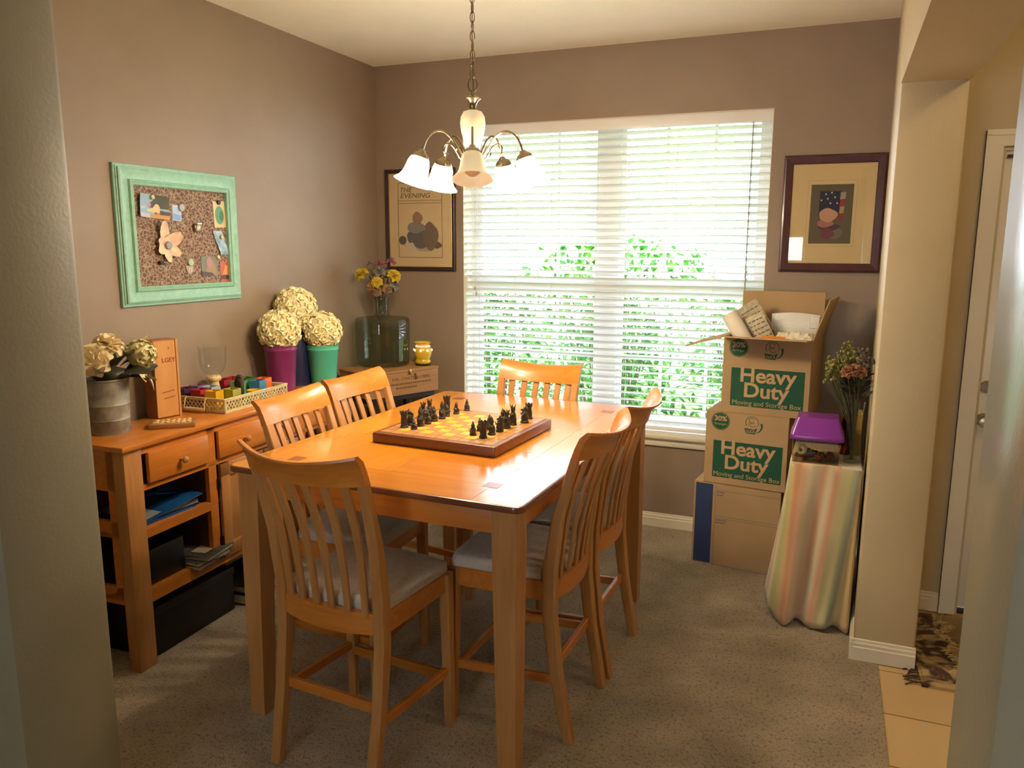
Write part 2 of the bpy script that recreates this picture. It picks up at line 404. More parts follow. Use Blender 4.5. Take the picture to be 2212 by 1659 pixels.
def blind():
    t = thing('window_blind', 'white horizontal slat blind filling the big window', 'blind', (1.505, .05, 0))
    WHITE = mat('white_blind_slat', hx('eeeeec'), hx('eaeae8'), 3, .32)
    # translucent slats
    nt = WHITE.node_tree; b = nt.nodes['Principled BSDF']
    hw = (WX1-WX0)/2-.006
    MB().box(-hw, hw, -.028, .028, WZ1-.052, WZ1-.004, b=.002).box(-hw-.003, hw+.003, -.036, -.030, WZ1-.062, WZ1-.003, b=.002).build('headrail', WHITE, t, smooth=30)
    mb = MB(); n = 41; z0, z1 = .625, 2.275
    for i in range(n):
        z = z0+(z1-z0)*i/(n-1)
        if z < .95: a = 23
        elif z < 1.15: a = 23+(z-.95)/.2*13
        elif z < 1.42: a = 37
        else: a = 37-(z-1.42)/.1*20 if z < 1.52 else 15
        a = R(a+random.uniform(-1, 1)); cz = random.uniform(-.001, .001)
        def fn(u, v, z=z, a=a, cz=cz):
            x = -hw+2*hw*u; s = (v-.5)*.05; cr = .003*(1-(2*v-1)**2)
            sag = .0012*sin(u*pi*3)
            return (x, s*cos(a)+cr*sin(a), z+cz+sag-s*sin(a)+cr*cos(a))
        top = [[fn(u, v/4) for v in range(5)] for u in (0, .17, .33, .5, .67, .83, 1)]
        loops = [l+[(p[0], p[1], p[2]-.0028) for p in l[::-1]] for l in top]
        mb.loft(loops)
    mb.build('slat_panel', WHITE, t, smooth=30)
    MB().box(-hw, hw, -.026, .026, .578, .598, b=.004).build('bottom_rail', WHITE, t, smooth=30)
    CORD = mat('white_cord', hx('dcdcd6'))
    mb = MB()
    for x in (-.80, -.56, -.33, -.05, .13, .40, .62, .80):
        for y in (-.027, .027): mb.tube([(x, y, .59), (x, y, WZ1-.05)], .0009, 4)
    mb.build('ladder_cord', CORD, t)
    MB().tube([(.795, -.034, WZ1-.06), (.795, -.036, 1.8), (.795, -.036, 1.31)], .004, 6).tube([(.792, -.036, 1.32), (.79, -.037, 1.27)], .0022, 6).build('tilt_wand', mat('clear_grey_wand', hx('a9adb4')), t)
    mb = MB()
    for x, zz in ((-.825, 1.385), (-.815, 1.35)):
        mb.tube([(x, -.034, WZ1-.06), (x, -.036, zz)], .0011, 5)
        mb.lathe([(.0015, .012), (.006, .008), (.0065, -.012), (.004, -.016), (.0, -.016)], 8, 1, TR((x, -.036, zz)))
    mb.build('pull_cord', [CORD, mat('tan_tassel', hx('c9b98c'))], t)
blind()

# ------------------------------------------------------------------ front door in the hall
def hall_door():
    W_ = TRIM
    mb = MB()
    for x0, x1 in ((3.288, 3.353), (4.282, 4.347)):
        mb.box(x0, x1, -.638, -.62, 0, 2.05).box(x0 if x0 < 4 else x0+.04, x0+.022 if x0 < 4 else x1, -.645, -.62, 0, 2.05+.045)
    mb.box(3.288, 4.347, -.638, -.62, 2.05, 2.115).box(3.288, 4.347, -.645, -.62, 2.093, 2.1155)
    mb.box(3.350, 3.3665, -.61, -.5, 0, 2.05).box(4.2675, 4.285, -.61, -.5, 0, 2.05).box(3.35, 4.285, -.61, -.5, 2.0352, 2.06)
    struct(mb.build('trim_2', W_, smooth=0))
    d = struct(MB().box(3.366, 4.268, -.595, -.55, .025, 2.035, b=.003).box(3.46, 3.76, -.599, -.595, 1.15, 1.9, b=.004).box(3.88, 4.17, -.599, -.595, 1.15, 1.9, b=.004).box(3.46, 3.76, -.599, -.595, .2, .95, b=.004).box(3.88, 4.17, -.599, -.595, .2, .95, b=.004).build('door_1', W_, smooth=30))
    SIL = mat('satin_nickel', hx('b9ac95'), rough=.3, metal=1)
    k = MB()
    for z, r in ((.90, .030), (1.045, .028)):
        k.lathe([(0, .012), (r*.9, .011), (r, .004), (r, 0)], 20, 0, TR((3.392, -.5955, z), (0, -1, 0)))
    k.lathe([(.010, 0), (.010, .03), (.022, .036), (.027, .05), (.022, .062), (0, .066)], 20, 0, TR((3.392, -.5955, .90), (0, -1, 0)))
    k.build('door_handle', SIL, d)
    MB().box(3.353, 4.28, -.602, -.56, -.004, .018, b=.003).build('threshold', mat('dark_metal', hx('3a3430'), rough=.4, metal=.6), d)
    MB().box(3.375, 3.75, -.612, -.597, 2.005, 2.018).build('weather_strip', mat('black_rubber', hx('2a2226')), d)
hall_door()
# ------------------------------------------------------------------ wood
HONEY_X = wood('honey_maple_x', hx('cf8434'), hx('b06422'), 'x', 1, .34, .35)
HONEY_Y = wood('honey_maple_y', hx('cf8434'), hx('b06422'), 'y', 1, .34, .35)
HONEY_Z = wood('honey_maple_z_dimmed', hx('c08a50'), hx('a06c3a'), 'z', 1, .36, .3)  # muted copy of the honey tone: dimmer light on posts put into colour
TOP_Y = wood('table_maple_y', hx('de9026'), hx('c97e1b'), 'y', .8, .24, 1, .13)
TOP_X = wood('table_maple_x', hx('d88822'), hx('c07318'), 'x', .8, .24, 1, .13)
EDGE = wood('table_edge', hx('7a4324'), hx('5c2e18'), 'x', 1, .3, .4)
DARKIN = mat('dark_inlay', hx('8a4a1e'), rough=.3, coat=.4)
FABRIC = mat('oatmeal_seat_fabric', hx('c9c0b2'), hx('bdb4a6'), 60, .9, bs=400, bstr=.25, sheen=.2)

def dining_table():
    t = thing('dining_table', 'rectangular honey wood counter height dining table in the middle of the room', 'table', (1.4575, -1.7216, 0), -.0333)
    w, l, h = 1.0747/2, 1.5318/2, .9139
    top = MB().prism(rrect(-w, w, -l, l, .03), h-.022, h-.0012, b=.004).build('tabletop', EDGE, t, smooth=30)
    mb = MB(); e = .006; z0, z1 = h-.0012, h
    bw = .165
    mb.prism(rrect(-w+e, w-e, -l+e, l-e, .026), z0-.0008, z1-.0005, mi=0)
    def panel(x0, x1, y0, y1, mi): mb.box(x0+.0006, x1-.0006, y0+.0006, y1-.0006, z0, z1, mi=mi)
    xs = [-w+bw, 0, w-bw]; ys = [-l+bw, -l/3+bw/3, l/3-bw/3, l-bw]
    for i in range(2):
        for j in range(3): panel(xs[i], xs[i+1], ys[j], ys[j+1], (i+j) % 2)
    panel(-w+bw, w-bw, -l+.012, -l+bw, 1); panel(-w+bw, w-bw, l-bw, l-.012, 1)
    for x in (-w+bw, w-bw):
        for y in (-l+bw, l-bw): mb.box(x-.026, x+.026, y-.026, y+.026, z0, z1+.0002, mi=2)
    mb.build('inlaid_surface', [TOP_Y, TOP_X, DARKIN], top, smooth=0)
    ov = .026; ax, ay = w-ov-.012, l-ov-.012
    ap = MB()
    for s in (-1, 1):
        ap.box(-ax+.05, ax-.05, s*(ay-.022) - .011, s*(ay-.022)+.011, h-.108, h-.022, b=.002)
        ap.box(s*(ax-.022)-.011, s*(ax-.022)+.011, -ay+.05, ay-.05, h-.108, h-.022, b=.002)
    ap.build('apron', HONEY_X, t, smooth=30)
    for sx in (-1, 1):
        for sy in (-1, 1):
            X, Y = sx*(w-ov), sy*(l-ov); a = .078; b = .058
            def sq(z, k): return [(X, Y, z), (X-sx*k, Y, z), (X-sx*k, Y-sy*k, z), (X, Y-sy*k, z)]
            MB().loft([sq(0, b), sq(.3, b+.008), sq(h-.14, a), sq(h-.022, a)]).build('leg', HONEY_Z, t, smooth=20)
dining_table()

def chair(label, loc, rz):
    t = thing('dining_chair', label, 'chair', loc, R(rz), 'slat-back counter height chairs around the table')
    hx_ = .192
    for s in (-1, 1):
        pts = [(s*(hx_-.008), -.072, 0), (s*(hx_-.004), -.026, .24), (s*hx_*.98, 0, .45), (s*hx_*.98, 0, .60), (s*hx_, -.026, .78), (s*(hx_+.004), -.058, .90), (s*(hx_+.006), -.082, .985)]
        MB().bar(pts, (1, 0, 0), [.036, .037, .038, .038, .037, .035, .033], [.034, .04, .046, .046, .036, .028, .024]).build('back_post', HONEY_Z, t, smooth=25)
        MB().bar([(s*.206, .352, 0), (s*.2, .345, .56)], (1, 0, 0), [.030, .040], [.030, .040]).build('leg', HONEY_Z, t, smooth=25)
    # bowed crest rail, rolled back at the top
    n = 14; loops = []
    for i in range(n+1):
        q = -1+2*i/n; x = q*.214; bow = -.055*(1-q*q); dz = -.024*(1-q*q)
        pr = [(-.070, .982), (-.0945, .982), (-.104, 1.015), (-.118, 1.048), (-.136, 1.068), (-.135, 1.077), (-.122, 1.0755), (-.099, 1.055), (-.083, 1.02)]
        loops.append([(x, y+bow*(.85+.15*(z-.98)/.09), z+dz*max(0, (z-1.0)/.075) - .010*(1-q*q)*(1 if z < 1.0 else 0)) for y, z in pr])
    MB().loft(loops).build('crest_rail', HONEY_X, t, smooth=40)
    mb = MB()
    for k in range(6):
        q = -.715+1.43*k/5; x = q*.2
        b0 = -.028*(1-q*q); b1 = -.052*(1-q*q)
        pts = []
        for zz, yy in ((.545, -.004), (.60, -.006), (.68, -.012), (.76, -.022), (.84, -.038), (.92, -.062), (.99, -.086)):
            u = (zz-.545)/.445; pts.append((x*(1+.06*u), yy+(b0*(1-u)+b1*u), zz))
        mb.bar(pts, (1, 0, 0), [.023, .024, .025, .027, .029, .030, .030], [.010]*7)
    mb.build('slatted_back', HONEY_Z, t, smooth=25)
    loops = []
    for i in range(9):
        q = -1+i/4; x = q*.185; b = -.030*(1-q*q)
        loops.append([(x, b+.010, .496-.006*(1-q*q)), (x, b-.012, .496-.006*(1-q*q)), (x, b-.012, .562), (x, b+.010, .562)])
    fr = MB().loft(loops).box(-.19, .19, .335, .357, .496, .562, b=.002)
    for s in (-1, 1): fr.bar([(s*.194, .01, .529), (s*.198, .34, .529)], (1, 0, 0), .022, .066)
    fr.build('seat_frame', HONEY_X, t, smooth=25)
    sh = [(-.205, .335), (-.2, .355), (-.15, .368), (0, .374), (.15, .368), (.2, .355), (.205, .335), (.196, .03), (.172, .026), (.168, .004), (.08, -.012), (-.08, -.012), (-.168, .004), (-.172, .026), (-.196, .03)]
    cy = .18; loops = []
    for k, z in ((.985, .558), (1.0, .566), (1.0, .584), (.985, .596), (.93, .603), (.7, .607), (.3, .609)):
        loops.append([(x*k, cy+(y-cy)*k, z) for x, y in sh])
    MB().loft(loops).build('seat_cushion', FABRIC, t, smooth=60)
    for s in (-1, 1):
        MB().bar([(s*.199, -.012, .225), (s*.203, .345, .205)], (1, 0, 0), .018, .030).build('stretcher', HONEY_Y, t, smooth=25)
    MB().bar([(-.19, -.012, .255), (.19, -.012, .255)], (0, 1, 0), .018, .034).build('stretcher', HONEY_X, t, smooth=25)
    MB().bar([(-.2, .346, .185), (.2, .346, .185)], (0, 1, 0), .018, .032).build('stretcher', HONEY_X, t, smooth=25)
    return t
c0 = chair('slat-back chair at the near end of the table, seen from behind', (1.372, -2.575, 0), -4.7)
CH = [('slat-back chair on the right of the table, nearer the camera', (1.953, -1.995, 0), 88.5),
      ('slat-back chair on the right of the table, nearer the cardboard boxes', (1.970, -1.553, 0), 88),
      ('slat-back chair on the left of the table, in front of the lattice tray', (.915, -1.985, 0), -88),
      ('slat-back chair on the left of the table, in front of the teal vase', (.893, -1.510, 0), -93),
      ('slat-back chair at the far end of the table, against the window', (1.421, -.955, 0), 176.5)]
for lb, loc, rz in CH:
    c = dup(c0); c['label'] = lb; c.location = loc; c.rotation_euler = (0, 0, R(rz))

# ------------------------------------------------------------------ sideboard
SB_Z = .906
def sideboard():
    t = thing('sideboard', 'long honey wood sideboard with drawers and open shelves along the left wall', 'sideboard', (.368, -2.418, 0), R(1.2))
    # local: x from -.35 (wall) to 0 (front), y from 0 (near end) to L
    L = 1.58; D = .325
    MB().box(-D, .004, 0, L, SB_Z-.022, SB_Z, b=.005).build('top', HONEY_Y, t, smooth=30)
    z = SB_Z-.022; f = -.012
    for y0 in (.016, L-.016-.085):
        for x0, x1 in ((f-.055, f), (-D+.004, -D+.05)):
            MB().box(x0, x1, y0, y0+.085, 0, z, b=.003).build('leg', HONEY_Z, t, smooth=30)
    b = MB()
    b.box(f-.022, f-.001, .10, L-.10, z-.028, z)                       # rail under the top
    b.box(f-.022, f-.001, .10, L-.10, .713, .735)                     # rail under the drawers
    for y in (.447, 1.087): b.box(f-.022, f-.001, y, y+.046, .262, z)   # stiles
    for y0, y1 in ((.10, .45), (1.13, L-.10)):
        b.box(f-.034, f, y0, y1, .524, .559)                           # shelf lips
        b.box(f-.034, f, y0, y1, .262, .314)
    b.box(f-.022, f-.001, .49, 1.09, .262, .288)
    b.box(-D+.006, f-.03, .03, L-.03, .535, .553); b.box(-D+.006, f-.03, .03, L-.03, .285, .305)
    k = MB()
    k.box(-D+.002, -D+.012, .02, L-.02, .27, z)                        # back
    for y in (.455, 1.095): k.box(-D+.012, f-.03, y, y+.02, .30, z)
    k.build('inner_panel', wood('shade_toned_inner_board', hx('5c381c'), hx('452812'), 'y', 1, .6, 0), t, smooth=0)  # dark brown puts the shade of the cabinet interior into the boards
    for y0 in (.030, L-.046):                                            # end panels with cut-outs
        for z0, z1 in ((.80, z), (.535, .60), (.265, .335)): b.box(-D+.05, f-.055, y0, y0+.016, z0, z1)
        b.box(-D+.05, f-.055, y0, y0+.016, .72, .80)
        b.box(-D+.05, -D+.10, y0, y0+.016, .3, z); b.box(f-.105, f-.055, y0, y0+.016, .3, z)
    b.build('carcass', HONEY_Y, t, smooth=0)
    def knob(par, x, y, zz):
        MB().lathe([(.007, 0), (.006, .010), (.0105, .016), (.0145, .022), (.013, .030), (.006, .034), (0, .035)], 16, 0, TR((x, y, zz), (1, 0, 0))).build('knob', HONEY_Z, par)
    for y0, y1, ks in ((.118, .440, (.279,)), (.500, 1.08, (.66, .92)), (1.142, L-.11, (1.305,))):
        dr = MB().box(f-.004, f+.016, y0, y1, .738, z-.024, b=.006).build('drawer', HONEY_Y, t, smooth=35)
        for y in ks: knob(dr, f+.016, y, .795)
    for y0, y1, ky in ((.503, .786, .755), (.794, 1.077, .825)):
        d = MB().box(f-.004, f+.014, y0, y0+.055, .292, .712, b=.004).box(f-.004, f+.014, y1-.055, y1, .292, .712, b=.004)
        d.box(f-.004, f+.014, y0, y1, .292, .352, b=.004).box(f-.004, f+.014, y0, y1, .652, .712, b=.004).box(f-.004, f+.005, y0+.05, y1-.05, .34, .66)
        d = d.build('door', HONEY_Z, t, smooth=35); knob(d, f+.014, ky, .62)
    for zz in (.63, .37):
        MB().box(f-.002, f+.012, .490, .503, zz-.022, zz+.022, b=.002).build('hinge', mat('black_hinge', hx('2a211c'), rough=.4, metal=.6), t)
    return t
SIDEBOARD = sideboard()
def sbw(lx, ly, z):
    """point given in the sideboard's frame -> room"""
    a = R(1.2); return (.368+lx*cos(a)-ly*sin(a), -2.418+lx*sin(a)+ly*cos(a), z)
# ------------------------------------------------------------------ chess board and figures
def chess():
    BO = (1.452, -1.773); BR = R(-3.5); z0 = .9141
    t = thing('chess_board', 'thick wooden chess board with inlaid squares on the dining table', 'chess board', (BO[0], BO[1], z0), BR)
    h = .2575
    MB().prism(rrect(-h, h, -h, h, .008, 3), 0, .039, b=.006).build('board_body', wood('walnut', hx('7c4a30'), hx('5e3523'), 'x', 1, .35, .3), t, smooth=30)
    f = MB(); c = .0475
    for i in range(-5, 5):
        for j in range(-5, 5):
            edge = i in (-5, 4) or j in (-5, 4)
            mi = 1 if edge else ((i+j) % 2)*1
            x0 = max(-h+.012, i*c); x1 = min(h-.012, i*c+c); y0 = max(-h+.012, j*c); y1 = min(h-.012, j*c+c)
            f.box(x0+.0011, x1-.0011, y0+.0011, y1-.0011, .0385, .0400, mi=mi)
    f.build('playing_field', [wood('light_square', hx('ecaa42'), hx('de9a34'), 'y', 1.5, .4, .2), wood('tan_square', hx('a87844'), hx('946637'), 'x', 1.5, .4, .2)], t, smooth=0)
    DK = mat('dark_cast_resin', hx('3a352b'), hx('1d1a16'), 90, .38, spec=.6, bs=300, bstr=.5)
    def wob(sd, amp):
        return lambda a, z: 1+amp*noise.noise(Vector((cos(a)*1.6+sd, sin(a)*1.6, z*75)))+amp*.6*noise.noise(Vector((cos(a)*4+sd*2, sin(a)*4, z*170)))
    def base(mb, r): mb.lathe([(0, 0), (r, 0), (r*1.03, .003), (r*.98, .0075), (r*.8, .009)], 14)
    def figure(kind, sd):
        mb = MB(); base(mb, .0135 if kind != 'pawn' else .0115)
        if kind == 'pawn':
            mb.lathe([(.009, .008), (.0105, .014), (.010, .020), (.0075, .0265), (.005, .029), (.0065, .033), (.0065, .037), (.0045, .041), (0, .043)], 14, wob=wob(sd, .35))
            mb.tube([(.004, .006, .024), (.011, 0, .019), (.009, -.006, .015)], [.0028, .0026, .002], 6).tube([(-.004, .006, .024), (-.011, 0, .02), (-.008, -.006, .026)], [.0028, .0026, .002], 6)
            mb.lathe([(.006, .037), (.004, .043), (.0015, .050), (0, .051)], 10, wob=wob(sd+4, .2))
        elif kind == 'rook':
            mb.lathe([(.0105, .008), (.0115, .02), (.0108, .035), (.0115, .046), (.0135, .05), (.0135, .058), (.009, .058), (.008, .052), (0, .052)], 14, wob=wob(sd, .22))
            for k in range(5):
                a = 2*pi*k/5; mb.box(-.003, .003, -.003, .003, .056, .064, b=.001, M=Matrix.Rotation(a, 4, 'Z') @ Matrix.Translation((.0105, 0, 0)))
        elif kind == 'bishop':
            mb.lathe([(.010, .008), (.0115, .018), (.0105, .030), (.0085, .038), (.0058, .041), (.0075, .046), (.0078, .051), (.006, .058), (.003, .068), (0, .075)], 14, wob=wob(sd, .25))
            mb.tube([(.006, .004, .036), (.012, -.003, .028), (.008, -.009, .032)], .0028, 6).tube([(-.006, .004, .036), (-.012, -.003, .028), (-.006, -.010, .026)], .0028, 6).tube([(.009, -.010, .012), (.009, -.010, .062)], .0014, 5)
        elif kind == 'knight':
            mb.lathe([(.010, .008), (.0115, .018), (.0095, .030), (.0085, .038), (.006, .044)], 14, wob=wob(sd, .3))
            mb.sphere((0, .003, .049), .0085, 10, sc=(.75, 1, 1), wob=.25, ws=3).sphere((0, -.007, .046), .006, 8, sc=(.75, 1.2, .8), wob=.2)
            mb.tube([(.004, .005, .055), (.006, .006, .064)], [.003, .0008], 5).tube([(-.004, .005, .055), (-.006, .006, .064)], [.003, .0008], 5)
            mb.tube([(.007, .003, .036), (.013, -.004, .03), (.01, -.01, .036)], .003, 6)
        else:
            mb.lathe([(.0115, .008), (.0125, .02), (.0115, .034), (.0095, .046), (.006, .051), (.0078, .056), (.008, .061), (.0065, .066)], 14, wob=wob(sd, .25))
            for k in range(5):
                a = 2*pi*k/5; mb.tube([(.005*cos(a), .005*sin(a), .063), (.0085*cos(a), .0085*sin(a), .072), (.0105*cos(a), .0105*sin(a), .078)], [.003, .002, .0008], 5)
            mb.tube([(.008, .004, .044), (.015, -.003, .038), (.012, -.008, .046)], .003, 6).tube([(-.008, .004, .044), (-.015, -.003, .036), (-.009, -.011, .032)], .003, 6)
        return mb.build('chess_figure', DK, None, smooth=50)
    HT = {'pawn': .051, 'rook': .064, 'bishop': .075, 'knight': .064, 'king': .078}
    A, B = 'dark chess figures facing the left edge of the board', 'dark chess figures facing the right edge of the board'
    P = [('rook', -.188, -.143, .063, A, 'dark turret-shaped chess figure nearest the left corner of the board'),
         ('knight', -.188, -.099, .062, A, 'dark horned chess figure just behind the turret at the left corner of the board'),
         ('pawn', -.139, -.151, .038, A, 'smallest dark chess figure, standing before the left corner turret'),
         ('bishop', -.146, -.094, .076, A, 'tall slim dark chess figure second along the front row on the left'),
         ('pawn', -.141, -.047, .054, A, 'dark chess figure in front of the crowned pair on the left'),
         ('king', -.194, .005, .070, A, 'crowned dark chess figure on the left, nearer of the pair'),
         ('king', -.190, .048, .076, A, 'taller crowned dark chess figure on the left, farther of the pair'),
         ('pawn', -.142, .002, .058, A, 'dark chess figure standing right of the crowned pair'),
         ('bishop', -.138, .058, .072, A, 'slim dark chess figure at the near end of the far left cluster'),
         ('pawn', -.143, .104, .049, A, 'small dark chess figure in the middle of the far left cluster'),
         ('rook', -.188, .182, .066, A, 'broad dark turret figure at the back of the far left cluster'),
         ('pawn', -.130, .160, .050, A, 'small dark chess figure at the right end of the far left cluster'),
         ('pawn', -.124, .240, .049, A, 'lone dark chess figure at the far edge of the board'),
         ('pawn', .107, -.137, .051, B, 'small dark chess figure leftmost of the right-hand army'),
         ('pawn', .099, -.067, .050, B, 'dark chess figure half hidden behind the near turret on the right'),
         ('rook', .160, -.158, .063, B, 'dark turret-shaped chess figure nearest the camera'),
         ('pawn', .117, -.022, .055, B, 'dark chess figure peeking out behind the pointed one on the right'),
         ('bishop', .165, -.100, .068, B, 'pointed dark chess figure second in the back row on the right'),
         ('knight', .169, -.041, .062, B, 'dark horned chess figure third in the back row on the right'),
         ('pawn', .125, .075, .061, B, 'dark chess figure in the front row before the tall king on the right'),
         ('king', .169, .020, .070, B, 'crowned dark chess figure in the middle of the right back row'),
         ('king', .167, .080, .078, B, 'tallest dark chess figure with spread horns on the right'),
         ('knight', .191, .136, .069, B, 'dark hunched chess figure next to last in the right back row'),
         ('rook', .174, .215, .061, B, 'dark chess figure at the far end of the right back row')]
    proto = {}
    for i, (k, u, v, hh, g, lb) in enumerate(P):
        if k not in proto: o = proto[k] = figure(k, i*3.1)
        else: o = proto[k].copy(); COL.objects.link(o)
        a = BR; o.location = (BO[0]+u*cos(a)-v*sin(a), BO[1]+u*sin(a)+v*cos(a), z0+.0399)
        s = hh/HT[k]; o.scale = (max(1.0, s)*1.12, max(1.0, s)*1.12, s*1.04); o.rotation_euler = (0, 0, random.uniform(-.5, .5)+(pi/2 if u < 0 else -pi/2))
        tag(o, lb, 'chess piece', g)
chess()
# ------------------------------------------------------------------ things on and in the sideboard
CREAMP = petal_mat('cream_petal', hx('fbeecd'), hx('f4e0b4'), 20, .15)
IVORY = petal_mat('ivory_fabric_petal', hx('fff8d8'), hx('fdf2c4'), 25, .12)
LEAFD = mat('dark_fabric_leaf', hx('3c3a2a'), hx('2b2a20'), 12, .55)
def bucket():
    x, y = .105, -2.24
    t = thing('galvanised_bucket', 'weathered galvanised metal bucket on the near end of the sideboard', 'bucket', (x, y, SB_Z))
    ZN = mat('weathered_zinc', hx('a3a097'), hx('6f685b'), 14, .5, metal=.35, bs=60, bstr=.15, detail=6)
    r0, r1, h = .078, .088, .215
    pr = [(0, .003), (r0, .003), (r0+.002, 0), (r0+.003, .006)]
    for z in (.05, .055, .06, .11, .115, .12): pr.append((r0+(r1-r0)*z/h+(.0022 if z in (.055, .115) else 0), z))
    pr += [(r1, h-.006), (r1+.004, h-.003), (r1+.004, h+.002), (r1, h+.003), (r1-.002, h-.01), (r0-.003, .008), (0, .006)]
    MB().lathe(pr, 40).build('body', ZN, t, smooth=40)
    MB().tube([(-r1-.002, -.0, h-.05), (-r1-.02, 0, h-.06), (-r1-.026, 0, h-.085), (-r1-.02, 0, h-.11), (-r1, 0, h-.12)], .004, 8).build('handle', ZN, t)
    # arrangement
    a = thing('artificial_bouquet', 'cream fabric roses and hydrangea with dark leaves in the galvanised bucket', 'bouquet', (x, y, SB_Z+h))
    m = MB(); rose(m, (.035, -.075, .085), (.45, -.85, .35), .075, seed=1, rings=4); m.build('rose', CREAMP, a, smooth=178)
    m = MB(); rose(m, (.03, .005, .135), (.35, -.1, .95), .068, seed=2, rings=4); m.build('rose', CREAMP, a, smooth=178)
    m = MB(); rn = random.Random(4)
    for k in range(46):
        d = Vector((rn.gauss(.3, 1), rn.gauss(.1, 1), rn.gauss(.35, 1))).normalized(); c = Vector((.085, .105, .085))+d*.05
        for q in range(4):
            M = TR(c, d) @ Matrix.Rotation(q*pi/2+k, 4, 'Z') @ Matrix.Rotation(R(70), 4, 'X').inverted() @ Matrix.Rotation(R(150), 4, 'X')
            petal(m, M, .017, .017, .15, -.6)
    m.sphere((.085, .105, .085), .052, 14, wob=.1)
    m.build('hydrangea', mat('hydrangea_petal', hx('d8d2a0'), hx('cbc08a'), 30, .7), a, smooth=178)
    m = MB()
    for c, d, l, w, ro in [((.04, .03, .05), (.6, -.2, .55), .13, .10, .4), ((.02, .06, .04), (.5, .5, .5), .12, .09, .0), ((0, .02, .03), (-.2, .3, .9), .13, .08, 1),
                        ((.06, .02, .02), (.9, .3, .25), .12, .08, .3), ((.05, -.05, .03), (.7, -.6, .4), .10, .07, -.4), ((.03, .08, .02), (.6, .9, .3), .12, .08, .8), ((-.04, -.02, .03), (-.5, -.5, .6), .11, .08, 0), ((.06, .06, 0), (.7, .6, .1), .1, .07, .2)]:
        leaf(m, c, d, l, w, roll=ro)
    m.sphere((.02, .02, .01), .06, 12, sc=(1.1, 1.1, .6), wob=.3, ws=3); m.build('leaves', LEAFD, a, smooth=170)
    m = MB(); leaf(m, (.10, .10, .01), (.5, .5, -.8), .075, .06); leaf(m, (.09, .075, .03), (.6, .2, -.5), .06, .05); m.build('loose_petal', mat('peach_petal', hx('e0c69e'), rough=.7), a, smooth=178)
    MB().tube([(.04, .09, .10), (.05, .125, .135), (.05, .165, .145), (.05, .20, .16)], [.004, .004, .0035, .002], 6).tube([(.05, .19, .157), (.045, .193, .143)], [.002, .001], 5).build('twig', mat('pale_twig', hx('b89b72'), hx('9a7c56'), 40, .8), a)
bucket()

def winebox():
    P = wood('pale_pine', hx('d29b5c'), hx('bb8144'), 'z', 1, .55, 0)
    P2 = wood('pine_side', hx('a8683a'), hx('905428'), 'z', 1, .55, 0)
    t = thing('wine_box', 'tall narrow wooden wine box standing upright against the left wall', 'wooden box', (.112, -1.995, SB_Z), R(-12))
    # local +x is the lettered face, y along the width
    w, h, d = .112, .335, .085
    MB().box(-d, -.008, 0, w, 0, h, b=.0015).build('body', P2, t, smooth=0)
    MB().box(-.008, 0, .0, w-.012, .004, h-.004, b=.001).box(-.007, .003, w-.011, w-.001, 0, h, b=.001).build('lid', P, t, smooth=0)
    RED = mat('stamped_red_ink', hx('8a3218'), rough=.7)
    F = Matrix.Translation((.0002, 0, 0)) @ Matrix(((0, 0, 1, 0), (1, 0, 0, 0), (0, 1, 0, 0), (0, 0, 0, 1)))
    m = MB().text('LGEY', .026, F @ Matrix.Translation((.0975, .24, 0)), align='RIGHT', bold=.0004, sx=1.05).text('Y', .018, F @ Matrix.Translation((.075, .292, 0)), align='RIGHT')
    rn = random.Random(3)
    for zz, a, b in ((.108, .028, .082), (.082, .034, .085)):
        x = a
        while x < b:
            q = rn.uniform(.003, .007); m.box(x, x+q, zz+(x-a)*.12, zz+.004+(x-a)*.12, .0, .0006, M=F); x += q+.0025
    m.build('lettering', RED, t, smooth=0)
winebox()

def carved_box():
    t = thing('carved_box', 'small flat wooden box with a carved pale lid near the sideboard edge', 'box', (.262, -2.065, SB_Z), R(41))
    B_ = wood('brown_box', hx('a06d3e'), hx('86552c'), 'x', 2, .5, .1)
    MB().box(-.087, .087, -.055, .055, 0, .019, b=.003).build('base', B_, t, smooth=30)
    m = MB()
    for i in range(7):
        for j in range(4):
            x = -.06+.02*i; y = -.030+.02*j
            m.box(-.009, .009, -.0042, .0042, 0, .005, b=.0015, M=TR((x, y, .0185), rz=R(45 if (i+j) % 2 else -45)))
    m.box(-.072, .072, -.040, .040, .0185, .0205).build('carved_lid', mat('pale_carving', hx('d3b07a'), hx('bd965e'), 60, .6), t, smooth=30)
carved_box()

